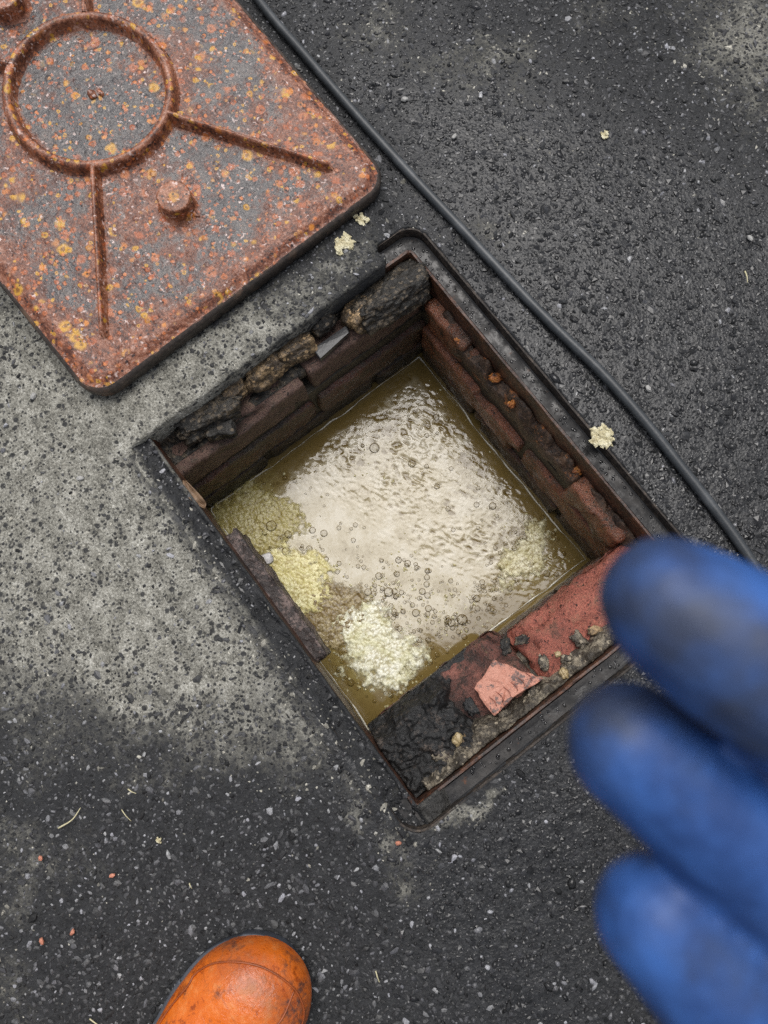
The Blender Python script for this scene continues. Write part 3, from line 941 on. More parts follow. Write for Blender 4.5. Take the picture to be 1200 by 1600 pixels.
# hose side: pieces of different depth, gaps where they have rotted out
for k, (a, c, dy, dz) in enumerate(((-0.243, -0.150, 0.004, -0.002), (-0.146, -0.060, 0.010, -0.012), (-0.050, 0.004, 0.016, -0.022), (0.012, 0.088, 0.012, -0.010), (0.100, 0.205, -0.002, -0.004))):
    brick('brick', (a, WY1 + dy, z0 + .003), (c, WY1 + 0.10, z1 + dz), MAT_BRICK_SIDE, 210 + k, 0.006, 0.007)
# left side: two bricks set back and one pushed in as a shelf
brick('brick', (-0.243, -0.345, z0 + .003), (-0.142, WY0, z1), MAT_BRICK_DARK, 221)
brick('brick', (0.087, -0.345, z0 + .003), (0.205, WY0, z1), MAT_BRICK_DARK, 222)
brick('brick', (-0.1365, -0.308, -0.118), (0.0815, -0.2065, -0.050), MAT_BRICK_SHELF, 223, 0.0045, 0.003, div=0.0045)['label'] = 'tar stained brick jutting out on the left side'

# mortar body behind the bricks, open in the middle
def box_ring(i0, i1, j0, j1, t, z0, z1):
    Vv = []
    for z in (z0, z1):
        for x, y in ((i0, j0), (i1, j0), (i1, j1), (i0, j1), (i0 - t, j0 - t), (i1 + t, j0 - t), (i1 + t, j1 + t), (i0 - t, j1 + t)):
            Vv.append((x, y, z))
    Fc = []
    for k in range(4):
        l = (k + 1) % 4
        Fc += [(k, l, 8 + l, 8 + k), (4 + l, 4 + k, 12 + k, 12 + l), (8 + k, 8 + l, 12 + l, 12 + k), (l, k, 4 + k, 4 + l)]
    return Vv, Fc
Vv, Fc = box_ring(WX0 - 0.007, WX1 + 0.007, WY0 - 0.007, WY1 + 0.009, 0.14, -0.37, -0.105)
new_obj('mortar', Vv, Fc, MAT_MORTAR, cham, False)
Vv, Fc = [(-0.4, -0.4, -0.36), (0.36, -0.4, -0.36), (0.36, 0.36, -0.36), (-0.4, 0.36, -0.36)], [(0, 1, 2, 3)]
new_obj('chamber_floor', Vv, Fc, MAT_MORTAR, cham, False)

# rubble heaped on the hand-side ledge: grit along the frame
def grit_z(x, y):
    n = fbm(x * 55, y * 55, seed=61, oct=5)
    return -0.074 + 0.046 * sstep(0.255, 0.302, x + 0.035 * (fbm(y * 20, x * 20, seed=62) - 0.5)) + 0.030 * (n - 0.42)
V, Q = grid(np.arange(0.236, 0.3, 0.0025), np.arange(-0.205, 0.215, 0.0025), grit_z, None, 0.02)
tag(new_obj('grit_bed', V, Q, MAT_GRIT, cham), kind='stuff')
def tar_z(x, y):
    w = sstep(0.178, 0.22, x + 0.02 * (fbm(y * 40, x * 40, seed=64) - .5)) * sstep(-0.075, -0.12, y + 0.06 * (fbm(x * 30, y * 30, seed=65) - 0.5) - 0.25 * (x - 0.25))
    f1, f2, _ = worley(x * 130, y * 130, 6)
    return -0.085 + w * (0.047 + 0.022 * (fbm(x * 60, y * 60, seed=63, oct=4) - 0.45) - 0.006 * f1)
V, Q = grid(np.arange(0.19, 0.30, 0.002), np.arange(-0.224, -0.05, 0.002), tar_z, None, 0.03)
tag(new_obj('tar_crust', V, Q, MAT_TAR, cham), kind='stuff')
def ledge_z(x, y):
    return -0.066 + 0.020 * fbm(x * 50, y * 50, seed=66, oct=5) + 0.022 * sstep(-0.285, -0.31, x)
V, Q = grid(np.arange(-0.345, -0.262, 0.003), np.arange(-0.245, 0.222, 0.003), ledge_z, None, 0.02)
tag(new_obj('ledge_dirt', V, Q, MAT_CHUNK_DARK, cham), kind='stuff')
def hose_ledge_z(x, y):
    return -0.088 + 0.040 * fbm(x * 45, y * 45, seed=67, oct=4) + 0.010 * sstep(0.207, 0.222, y)
V, Q = grid(np.arange(-0.24, 0.30, 0.0025), np.arange(0.2085, 0.2245, 0.002), hose_ledge_z, None, 0.03)
M = Mat('rotted_mortar')
a = M.noise(45, 6, 0.7); f = M.noise(260, 5, 0.75); b = M.noise(28, 4)
c = M.ramp(M.add(M.mul(a, .5), M.mul(f, .5)), [(0.38, (0.009, 0.008, 0.007)), (0.5, (0.045, 0.026, 0.016)), (0.62, (0.13, 0.075, 0.045))])
c = M.mix(M.step(M.add(M.mul(b, .7), M.mul(f, .3)), 0.56, 0.66, 0, 0.85), c, M.ramp(f, [(0.36, (0.10, 0.028, 0.010)), (0.6, (0.42, 0.14, 0.025))]))
MAT_ROT = M.bsdf(c, M.step(f, 0.3, 0.7, 0.3, 0.65), M.bump(M.add(M.mul(a, .8), M.mul(f, .5)), 0.9, 0.004))
tag(new_obj('rotted_mortar', V, Q, MAT_ROT, cham), kind='stuff')

# lumps of old mortar wedged under the cement edge on the lid side
def lump(px, py, z, size, mat, seed, rot, name='mortar_lump', **kw):
    c = at(px, py, z + 0.006)
    return rock(name, c, np.array(size) * 1.12, mat, cham, seed, rot=rot, **kw)
YD = math.pi / 2
lump(610, 465, -0.040, (0.062, 0.030, 0.024), MAT_CHUNK_DARK, 1, YD - 0.1, sub=5, amp=0.25, box=0.75, tilt=-0.5, fine=0.12)
lump(560, 490, -0.040, (0.026, 0.021, 0.016), MAT_MORTAR_CHUNK, 2, YD + 0.3, sub=4, amp=0.3, box=0.6, tilt=-0.4)
lump(463, 545, -0.040, (0.029, 0.017, 0.017), MAT_MORTAR_CHUNK, 3, YD - 0.1, sub=4, amp=0.3, box=0.7, tilt=-0.4)
lump(415, 580, -0.038, (0.033, 0.016, 0.018), MAT_MORTAR_CHUNK, 4, YD + 0.1, sub=4, amp=0.35, box=0.7, tilt=-0.4)
lump(505, 505, -0.040, (0.020, 0.013, 0.014), MAT_CHUNK_DARK, 5, YD + 0.2, sub=4, amp=0.3, box=0.5)
lump(365, 610, -0.040, (0.020, 0.014, 0.014), MAT_MORTAR_CHUNK, 6, YD, sub=4, amp=0.35, box=0.5)
lump(325, 648, -0.042, (0.050, 0.024, 0.018), MAT_CHUNK_DARK, 7, YD - 0.15, sub=5, amp=0.28, box=0.7, tilt=-0.35)
lump(345, 668, -0.048, (0.022, 0.016, 0.012), MAT_CHUNK_DARK, 8, YD - 0.5, sub=4, amp=0.3, box=0.7)
# rust blisters and pockets on the hose-side ledge
M = Mat('bright_rust')
a = M.noise(120, 4, 0.7)
MAT_BRIGHT = M.bsdf(M.ramp(a, [(0.38, (0.03, 0.012, 0.006)), (0.52, (0.26, 0.08, 0.016)), (0.68, (0.46, 0.19, 0.035))]), 0.5, M.bump(a, 0.8, 0.003))
for k, (px, py, s) in enumerate(((718, 515, .007), (776, 588, .010), (800, 630, .008), (888, 720, .007), (902, 733, .009), (984, 824, .006), (760, 560, .006), (716, 530, .006))):
    c = at(px, py, -0.055)
    rock('rust_blister', c - np.array([0, 0, 0.004]), (s * 1.0, s * 0.7, s * 0.5), MAT_BRIGHT, cham, 20 + k, sub=4, amp=0.6, fine=0.2, rot=k)

for k, (px, py, s_, mt) in enumerate(((905, 1000, .010, MAT_GRIT), (930, 985, .008, MAT_MORTAR_CHUNK), (850, 1035, .009, MAT_GRIT), (885, 1030, .007, MAT_GRIT), (835, 1085, .010, MAT_GRIT), (795, 1120, .011, MAT_GRIT), (760, 1140, .009, MAT_GRIT), (725, 1165, .013, MAT_MORTAR_CHUNK), (690, 1180, .010, MAT_GRIT), (660, 1150, .014, MAT_TAR), (700, 1120, .013, MAT_TAR), (640, 1180, .012, MAT_TAR), (735, 1105, .010, MAT_TAR), (815, 1000, .008, MAT_CHUNK_DARK), (790, 1010, .009, MAT_CHUNK_DARK))):
    rock('mortar_crumb', at(px, py, -0.042), (s_ * 1.2, s_ * 0.8, s_ * 0.35), mt, cham, 60 + k, sub=4, amp=0.7, box=0.4, rot=k * 1.3, fine=0.2)

# chip of brick lying on the ledge, terracotta with grey scab
frag = empty('brick_fragment', at(790, 1072, -0.047))
tag(frag, 'flat pink brick chip lying on the pit ledge beside black tar', 'brick chip')
P = [np.array(p) for p in (at(741, 1076, -0.040), at(772, 1030, -0.042), at(812, 1048, -0.040), at(850, 1060, -0.037), at(802, 1090, -0.034), at(772, 1118, -0.035))]
def slab(name, P, thick, mat, parent, seed, sub=6, amp=0.0012, offset=None):
    """A broken slab whose top face follows the outline P."""
    P = [p - np.array(offset) if offset is not None else p for p in P]
    C = np.mean(P, 0)
    rim = []
    for a, c in zip(P, P[1:] + P[:1]):
        for k in range(sub):
            q = a + (c - a) * k / sub
            rim.append(q + amp * (rng.random(3) - 0.5) * (2 if k else 0.5))
    n = len(rim); Vv = []; Fc = []
    for s in (1.0, 0.93, 0.6, 0.3):
        for q in rim:
            d = C + (q - C) * s
            dz = (0.0 if s > 0.99 else 0.0012) + amp * 0.9 * (rng.random() - 0.5)
            Vv.append(d + np.array([0, 0, dz]))
    Vv.append(C + np.array([0, 0, 0.0015]))
    for r in range(3):
        for k in range(n):
            l = (k + 1) % n
            Fc.append((r * n + k, r * n + l, (r + 1) * n + l, (r + 1) * n + k))
    for k in range(n):
        Fc.append((3 * n + k, 3 * n + (k + 1) % n, 4 * n))
    base = len(Vv)
    for q in rim:
        Vv.append(C + (q - C) * 0.97 - np.array([0, 0, thick]))
    for k in range(n):
        l = (k + 1) % n
        Fc.append((k, base + k, base + l, l))
    Fc.append(tuple(base + k for k in range(n))[::-1])
    return new_obj(name, Vv, Fc, mat, parent, False)
M = Mat('chip_clay')
a = M.noise(60, 5, 0.7); f = M.noise(300, 4)
c = M.mix(f, (0.40, 0.15, 0.10), (0.58, 0.29, 0.21))
c = M.mix(M.step(a, 0.53, 0.60, 0, 0.9), c, (0.10, 0.075, 0.07))
MAT_CHIPCLAY = M.bsdf(c, 0.55, M.bump(f, 0.8, 0.002))
slab('chip_body', P, 0.014, MAT_CHIPCLAY, frag, 3, offset=frag.location)
# stamped letters left on the chip, too worn to read: short scored strokes
Vv, Fc = [], []
for k in range(7):
    t_ = k / 6
    a = at(776 + 66 * t_, 1103 - 47 * t_, -0.0315 - 0.003 * t_) - np.array(frag.location)
    c = at(763 + 70 * t_, 1088 - 44 * t_, -0.0365 - 0.001 * t_) - np.array(frag.location)
    pts = spline([a, (a + c) / 2 + np.array([0.001, 0.002, 0.001]), c], 8)
    v_, f_ = tube(pts, 0.0005, 6)
    Fc += [tuple(i + len(Vv) for i in q) for q in f_]; Vv += list(v_)
new_obj('score_mark', Vv, Fc, MAT_BRICK_RED, frag)

# black smooth shard among the mortar lumps
shard = empty('slate_shard', at(517, 530, -0.045))
tag(shard, 'smooth black shard wedged between the mortar lumps', 'shard')
P = [at(488, 545, -0.034), at(541, 508, -0.034), at(546, 519, -0.032), at(500, 561, -0.032)]
P = [p - np.array(shard.location) for p in P]
Pc = np.mean(P, 0)
V, Fq = loft([np.array([Pc + (p - Pc) * k_ + np.array([0, 0, z_]) for p in P]) for k_, z_ in ((0.97, -0.012), (1.0, -0.010), (1.0, -0.001), (0.95, 0.0))], False, (True, True))
new_obj('shard_body', V, Fq, MAT_SLATE, shard, False)

# ochre pebbles in the grit
for k, (px, py, s, lab) in enumerate(((881, 1052, 0.0075, 'ochre pebble in the grit by the wet iron seat'), (872, 1022, 0.005, 'small pale pebble on the grit below the red brick'), (715, 1155, 0.009, 'tan mortar pebble set in the black tar crust'))):
    c = at(px, py, -0.032)
    tag(rock('pebble', c, (s, s * 0.8, s * 0.6), MAT_OCHRE, None, 40 + k, sub=4, amp=0.5, rot=k, box=0.4, fine=0.2), lab, 'pebble', 'pebbles on the pit ledge')

# ------------------------------------------------------------------ sewage
WP = np.array([at(640, 800, WATER)[:2]])
def water_parts(x, y):
    dw = np.minimum.reduce([x - WX0, WX1 - x, y - WY0, WY1 - y])
    chop = sstep(-0.08, 0.10, (y - 0.30 * x) + 0.12 * (fbm(x * 9, y * 9, seed=71) - 0.5)) * sstep(0.004, 0.05, dw) * 0.96 + 0.04
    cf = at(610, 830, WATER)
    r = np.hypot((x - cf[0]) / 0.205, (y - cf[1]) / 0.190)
    glare_film = sstep(1.30, 0.62, r + 0.45 * (fbm(x * 14, y * 14, seed=72, oct=4) - 0.5)) * sstep(0.012, 0.06, dw + 0.03 * (fbm(x * 25, y * 25, seed=73) - 0.5))  # extent of the painted sky glare and grease, fading out before the walls
    return dw, chop, glare_film
def water_z(x, y):
    dw, chop, glare_film = water_parts(x, y)
    a = math.radians(25)
    u = x * math.cos(a) + y * math.sin(a); v = -x * math.sin(a) + y * math.cos(a)
    n1 = fbm(u * 75, v * 125, seed=74, oct=3); n2 = fbm(u * 190, v * 300, seed=75, oct=2)
    rd = 1 - np.abs(2 * n1 - 1)
    pat = 0.35 + 0.65 * sstep(0.35, 0.65, fbm(x * 22, y * 22, seed=78, oct=3))
    z = chop * pat * (0.0028 * (rd - 0.6) + 0.0010 * (n2 - 0.5))
    return WATER + z
def olive(x, y):
    o_ = 0
    for px, py, rr in ((400, 800, .06), (350, 815, .05), (450, 880, .045), (500, 960, .05), (580, 1030, .05), (430, 850, .05), (820, 880, .035)):
        q = at(px, py, WATER)
        o_ = o_ + np.exp(-((x - q[0]) ** 2 + (y - q[1]) ** 2) / rr ** 2)
    return np.clip(o_ * (0.6 + 0.8 * (fbm(x * 40, y * 40, seed=79, oct=4) - 0.3)), 0, 1)
def crest(x, y):
    a = math.radians(25)
    u = x * math.cos(a) + y * math.sin(a); v = -x * math.sin(a) + y * math.cos(a)
    n1 = fbm(u * 75, v * 125, seed=74, oct=3)
    return np.clip((0.5 - np.abs(2 * n1 - 1) - 0.25 + 0.9 * (fbm(x * 26, y * 26, seed=77, oct=3) - 0.42)) * 2.4, -1, 0.5) * sstep(0.25, 0.8, water_parts(x, y)[1])  # painted glare gathers on wave crests, troughs stay brown
xs = np.arange(WX0 - 0.012, WX1 + 0.014, 0.0019); ys = np.arange(WY0 - 0.012, WY1 + 0.014, 0.0019)
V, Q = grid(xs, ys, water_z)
_, chop, glare_film = water_parts(V[:, 0], V[:, 1])
tag(new_obj('sewage_water', V, Q, MAT_WATER, None, True, {'glare_film': glare_film, 'lump': chop, 'crest': crest(V[:, 0], V[:, 1]), 'olive': olive(V[:, 0], V[:, 1])}),
    'murky brown sewage water in the pit, pale sky glare painted into its greasy skin', None, None, 'structure')


def foam_patch(name, px, py, rx, ry, rot, h, bub, mat, seed, step=0.0016, sharp=0.18, parent=None):
    c = at(px, py, WATER)
    R = max(rx, ry) * 1.5
    xs = np.arange(c[0] - R, c[0] + R, step); ys = np.arange(c[1] - R, c[1] + R, step)
    ca, sa = math.cos(rot), math.sin(rot)
    def mask(x, y):
        u = ((x - c[0]) * ca + (y - c[1]) * sa) / rx; v = (-(x - c[0]) * sa + (y - c[1]) * ca) / ry
        m = 1 - np.hypot(u, v) + 1.1 * (fbm(x * 30, y * 30, seed=seed, oct=4) - 0.5) + 0.55 * (fbm(x * 130, y * 130, seed=seed + 4, oct=3) - 0.5)
        return m
    def zf(x, y):
        m = sstep(-0.02, sharp, mask(x, y))
        f1, f2, idv = worley(x / bub, y / bub, seed)
        g1, g2, idg = worley(x / bub * 2.3, y / bub * 2.3, seed + 1)
        dome = np.sqrt(np.clip(1 - (f1 / 0.75) ** 2, 0, 1)) * (0.35 + 0.65 * idv)
        d2 = np.sqrt(np.clip(1 - (g1 / 0.75) ** 2, 0, 1))
        return WATER - 0.0005 + m * (0.0012 + h * (0.25 + 0.55 * fbm(x * 45, y * 45, seed=seed + 9)) + bub * (0.27 * dome + 0.12 * d2))
    inside = lambda x, y: (mask(x, y) > -0.01) & (x > WX0 - 0.003) & (x < WX1 + 0.003) & (y > WY0 - 0.003) & (y < WY1 + 0.003)
    V, Q = grid(xs, ys, zf, inside)
    cv = np.clip(mask(V[:, 0], V[:, 1]) / 0.55, 0, 1)
    V = V - c
    o = new_obj(name, V, Q, mat, parent, True, {'cover': cv})
    o.location = c
    return o


tag(foam_patch('foam_mat', 464, 905, 0.064, 0.056, 0.5, 0.004, 0.0042, MAT_FOAM_YELLOW, 81), 'thick yellow foam floating beside the jutting tarred brick', 'foam')
tag(foam_patch('foam_mat', 590, 1012, 0.082, 0.062, 0.2, 0.004, 0.0048, MAT_FOAM_WHITE, 82), 'whitish foam clump floating nearest the lower corner of the pit', 'foam')
tag(foam_patch('foam_mat', 392, 805, 0.082, 0.066, 1.0, 0.001, 0.005, MAT_FOAM_OLIVE, 83, sharp=0.4), 'olive green bubbly scum floating in the left corner of the pit', 'foam')
tag(foam_patch('foam_mat', 520, 965, 0.064, 0.066, 0.2, 0.003, 0.006, MAT_FOAM_BROWN, 84, sharp=0.35), 'brown lumpy scum floating between the yellow and white foam', 'foam')
_v = at(770, 925, WATER) - at(880, 800, WATER)
tag(foam_patch('foam_mat', 822, 868, 0.075, 0.034, math.atan2(_v[1], _v[0]), 0.002, 0.0062, MAT_FOAM_FROTH, 85, sharp=0.4), 'long loose froth floating near the right corner of the pit', 'foam')
# floating scrap of wet paper
c = at(413, 876, WATER + 0.007)
o = rock('paper_scrap', (0, 0, 0), (0.018, 0.011, 0.004), MAT_PAPER, None, 91, sub=4, amp=0.2, box=0.5, rot=1.4)
o.location = c
tag(o, 'greyish wad of wet paper floating beside the yellow foam', 'paper scrap')

# loose flecks of foam round the mats
v, f = ico(1)
Vs, Fs = [], []
for px, py, sg, nn in ((462, 902, 52, 130), (596, 1015, 66, 220), (400, 805, 55, 120), (525, 965, 48, 120), (822, 868, 50, 170), (612, 915, 50, 110), (715, 965, 50, 110), (640, 960, 90, 120), (565, 715, 40, 30), (700, 680, 70, 50)):
    for k in range(nn):
        q = at(px + random.gauss(0, sg * 0.62), py + random.gauss(0, sg * 0.62), WATER)
        r_f = min(0.0034, random.lognormvariate(math.log(0.0012), 0.45))
        if WX0 + r_f < q[0] < WX1 - r_f and WY0 + r_f < q[1] < WY1 - r_f:
            Fs.append(f + len(v) * len(Vs))
            Vs.append(v * np.array([r_f * random.uniform(0.8, 1.5), r_f, r_f * 0.55]) + q)
V = np.vstack(Vs)
tag(new_obj('foam_flecks', V, np.vstack(Fs), MAT_FOAM_FROTH, None, True, {'cover': np.ones(len(V))}), 'tiny loose flecks of pale foam scattered round the foam mats', 'foam flecks', None, 'stuff')

# bubbles
BV, BF = [], []
def add_bubble(x, y, r, squash=0.8, z=WATER):
    b0 = len(BV); seg = 14; rings = 5
    for i in range(rings):
        a = (math.pi / 2) * i / rings
        for k in range(seg):
            t_ = 2 * math.pi * k / seg
            BV.append((x + r * math.cos(a) * math.cos(t_), y + r * math.cos(a) * math.sin(t_), z + r * squash * math.sin(a)))
    BV.append((x, y, z + r * squash))
    for i in range(rings - 1):
        for k in range(seg):
            l = (k + 1) % seg
            BF.append((b0 + i * seg + k, b0 + i * seg + l, b0 + (i + 1) * seg + l, b0 + (i + 1) * seg + k))
    for k in range(seg):
        BF.append((b0 + (rings - 1) * seg + k, b0 + (rings - 1) * seg + (k + 1) % seg, b0 + rings * seg))
CL = [(590, 895, 26, 16), (605, 925, 22, 14), (635, 880, 28, 14), (560, 870, 16, 6), (665, 885, 14, 5), (600, 960, 34, 26), (640, 930, 20, 10), (690, 965, 26, 18), (715, 975, 20, 12), (735, 945, 24, 14), (655, 985, 30, 18), (680, 1010, 30, 14), (790, 880, 40, 34), (825, 900, 36, 30), (760, 925, 28, 16), (840, 860, 26, 14), (590, 1000, 50, 40), (560, 1040, 40, 22), (540, 900, 12, 3), (500, 935, 14, 5), (430, 850, 24, 14), (470, 860, 16, 8), (520, 945, 20, 10), (700, 720, 60, 12), (530, 830, 50, 14), (640, 700, 70, 12), (480, 770, 40, 8), (560, 690, 24, 6), (745, 815, 50, 10), (445, 745, 24, 7), (800, 760, 20, 7), (690, 1040, 30, 8), (640, 1045, 30, 10), (620, 960, 60, 40), (540, 1000, 50, 40), (600, 1060, 50, 30), (480, 950, 40, 20), (500, 870, 30, 14), (400, 770, 40, 16), (830, 850, 50, 40), (770, 930, 40, 30), (700, 940, 50, 30), (740, 980, 40, 20), (600, 640, 70, 16), (660, 620, 40, 10), (800, 800, 30, 10)]
for px, py, sp_, nn in CL:
    for k in range(nn):
        q = at(px + random.gauss(0, sp_ * 0.5), py + random.gauss(0, sp_ * 0.5), WATER)
        r = min(0.0068, max(0.0012, random.lognormvariate(math.log(0.0024), 0.42)))
        if WX0 + r < q[0] < WX1 - r and WY0 + r < q[1] < WY1 - r:
            add_bubble(q[0], q[1], r)
for px, py, r in ((492, 878, .0055), (530, 880, .0042), (527, 893, .0044), (575, 925, .0062), (592, 900, .006), (637, 880, .0055), (620, 897, .005), (607, 925, .008), (668, 892, .005), (667, 902, .005), (683, 760, .005), (700, 795, .0045), (708, 828, .004), (424, 822, .010), (414, 832, .006), (447, 862, .008), (812, 893, .0055), (796, 873, .005), (829, 882, .006), (745, 935, .006), (722, 968, .009), (585, 700, .009), (655, 1000, .005), (672, 1035, .0045), (450, 835, .007)):
    q = at(px, py, WATER)
    add_bubble(q[0], q[1], r)
tag(new_obj('bubbles', BV, BF, MAT_BUBBLE), 'clear yellowish bubbles scattered over the sewage', 'bubbles', None, 'stuff')

# white line of scum where the water meets the walls
P = []
for a, c in (((WX0, WY0), (WX1, WY0)), ((WX1, WY0), (WX1, WY1)), ((WX1, WY1), (WX0, WY1)), ((WX0, WY1), (WX0, WY0))):
    for t_ in np.linspace(0, 1, 90)[:-1]:
        P.append((a[0] + (c[0] - a[0]) * t_, a[1] + (c[1] - a[1]) * t_))
P = np.array(P); s = np.arange(len(P))
cen = np.array([(WX0 + WX1) / 2, (WY0 + WY1) / 2])
P = P + (cen - P) / np.linalg.norm(cen - P, axis=1, keepdims=True) * (0.001 + 0.008 * fbm(s * 0.11, s * 0, seed=95, oct=4))[:, None]
P3 = np.column_stack([P, np.full(len(P), WATER + 0.0012)])
r = 0.0003 + 0.0013 * sstep(0.35, 0.75, fbm(s * 0.23, s * 0 + 3, seed=96, oct=3))
V, Fq = tube(np.vstack([P3, P3[:1]]), np.append(r, r[0]), 6, False)
M = Mat('scum_line')
MAT_SCUM = M.bsdf(M.mix(M.noise(200, 3), (0.42, 0.38, 0.28), (0.70, 0.68, 0.60)), 0.3)
tag(new_obj('scum_line', V, Fq, MAT_SCUM), 'thin white scum line where the sewage meets the pit walls', 'scum', None, 'stuff')

# curled dead leaf at the left edge
leaf = [at(290, 752, -0.012), at(302, 772, -0.010), at(314, 786, -0.012), at(322, 796, -0.016)]
L = spline(leaf, 16); Vv = []; Fc = []
for i, p in enumerate(L):
    wdt = 0.009 * math.sin(math.pi * (0.08 + 0.88 * i / 15))
    nrm = np.array([0.55, 0.83, 0.0])
    for k in range(5):
        t_ = (k - 2) / 2
        Vv.append(p + nrm * wdt * t_ + np.array([0, 0, 0.006 * t_ * t_ + 0.002 * math.sin(i)]))
for i in range(15):
    for k in range(4):
        Fc.append((i * 5 + k, i * 5 + k + 1, (i + 1) * 5 + k + 1, (i + 1) * 5 + k))
o = new_obj('dead_leaf', Vv, Fc, MAT_LEAF)
o.modifiers.new('thickness', 'SOLIDIFY').thickness = 0.0008
tag(o, 'curled brown dead leaf on the left edge of the iron frame', 'leaf')

# ------------------------------------------------------------------ cover, lying upside down
uu = np.array([-0.99511, -0.03551, 0.09217]); vv_ = np.array([-0.03565, 0.99908, -0.02364])
ex = -uu; ez = np.cross(ex, vv_); ez /= np.linalg.norm(ez); ey = np.cross(ez, ex)
O = np.array([-0.3784, 0.0033, 0.0352])
LID = tag(empty('manhole_cover', mat4=Matrix(((ex[0], ey[0], ez[0], O[0]), (ex[1], ey[1], ez[1], O[1]), (ex[2], ey[2], ez[2], O[2]), (0, 0, 0, 1)))),
          'rusty cast iron manhole cover lying upside down with ring and ribs', 'manhole cover')
LX, LY = -0.69, 0.2525                     # from x = LX to 0, y = -LY to LY
def lid_sd(x, y, r=0.035):
    ax = np.abs(x - LX / 2) - (-LX / 2 - r); ay = np.abs(y) - (LY - r)
    return np.hypot(np.maximum(ax, 0), np.maximum(ay, 0)) + np.minimum(np.maximum(ax, ay), 0) - r
RC = (-0.3448, 0.0032); RR = 0.110
def lid_z(x, y):
    sd = lid_sd(x, y)
    z = -0.006 * sstep(-0.016, -0.001, sd)                         # plate falls away to a narrow border
    z = z + 0.0016 * (fbm(x * 40, y * 40, seed=101, oct=3) - 0.5)
    f1, f2, idv = worley(x * 95, y * 95, 9)
    z = z + 0.0009 * (idv > 0.5) * np.clip(1 - f1 / 0.32, 0, 1)
    # fillet round the ring
    rr = np.abs(np.hypot(x - RC[0], y - RC[1]) - RR)
    return z + 0.0012 * np.exp(-(rr / 0.012) ** 2) + 0.0012 * np.exp(-((sd + 0.022) / 0.006) ** 2)
# top: grid whose border is pulled onto the rounded outline
xs = np.linspace(LX, 0, 231); ys = np.linspace(-LY, LY, 169)
X, Y = np.meshgrid(xs, ys, indexing='ij')
# squash square corners into round ones
r_ = 0.035
def roundcorners(x, y):
    cx = LX / 2
    dx, dy = x - cx, y
    ax, ay = np.abs(dx) - (-LX / 2 - r_), np.abs(dy) - (LY - r_)
    m = (ax > 0) & (ay > 0)
    L = np.hypot(ax, ay); mx = np.maximum(ax, ay)
    k = np.where(m, mx / np.maximum(L, 1e-9), 1)
    nx = np.where(m, np.sign(dx) * ((-LX / 2 - r_) + ax * k), dx); ny = np.where(m, np.sign(dy) * ((LY - r_) + ay * k), dy)
    return nx + cx, ny
X, Y = roundcorners(X, Y)
Z = lid_z(X, Y)
V = np.stack([X.ravel(), Y.ravel(), Z.ravel()], 1)
idx = np.arange(X.size).reshape(X.shape)
Q = np.stack([idx[:-1, :-1], idx[1:, :-1], idx[1:, 1:], idx[:-1, 1:]], -1).reshape(-1, 4)
_sd = lid_sd(V[:, 0], V[:, 1], 0.035)
_rx, _ry = V[:, 0] - RC[0], V[:, 1] - RC[1]
_rr = np.hypot(_rx, _ry)
_prox = np.maximum(np.exp(-(np.minimum(_sd, 0) / 0.035) ** 2), np.exp(-((_rr - RR) / 0.013) ** 2))
for _a, _b in ((1, 1), (1, -1), (-1, 1), (-1, -1)):
    _al = _rx * 0.829 * _a + _ry * 0.559 * _b; _pe = np.abs(-_rx * 0.559 * _b + _ry * 0.829 * _a)
    _prox = np.maximum(_prox, np.exp(-(_pe / 0.012) ** 2) * (_al > RR) * (_al < 0.36))
_prox = np.maximum(_prox, np.exp(-(np.hypot(V[:, 0] + 0.145, V[:, 1] + 0.002) / 0.034) ** 4))
bl = np.concatenate([idx[:, 0], idx[-1, 1:], idx[-2::-1, -1], idx[0, -2:0:-1]])
inner = np.hypot(V[:, 0] - RC[0], V[:, 1] - RC[1])
pl = new_obj('plate', V, Q, MAT_RUST, LID, True, {'near': _prox})
pl.data.materials.append(MAT_RUST_DISC)
ctr = V[Q].mean(1)
mi = (np.hypot(ctr[:, 0] - RC[0], ctr[:, 1] - RC[1]) < RR).astype(np.int32)
pl.data.polygons.foreach_set('material_index', mi)
B = V[bl]
ctr2 = np.array([LX / 2, 0])
def off(B, d, z):
    dirv = B[:, :2] - np.clip(B[:, :2], [LX + r_, -LY + r_], [-r_, LY - r_])
    dirv = dirv / np.maximum(np.linalg.norm(dirv, axis=1, keepdims=True), 1e-9)
    return np.column_stack([B[:, :2] + dirv * d, np.full(len(B), z) + 0.0012 * (fbm(B[:, 0] * 80, B[:, 1] * 80, seed=111) - 0.5)])
loops = [off(B, -0.0012, -0.0052), off(B, 0.002, -0.0068), off(B, 0.0045, -0.0105), off(B, 0.0045, -0.027), off(B, 0.001, -0.030), off(B, -0.02, -0.030)]
V2, F2 = loft(loops, False, (False, True))
new_obj('edge_rim', V2, [f_[::-1] for f_ in F2], MAT_RIM, LID)

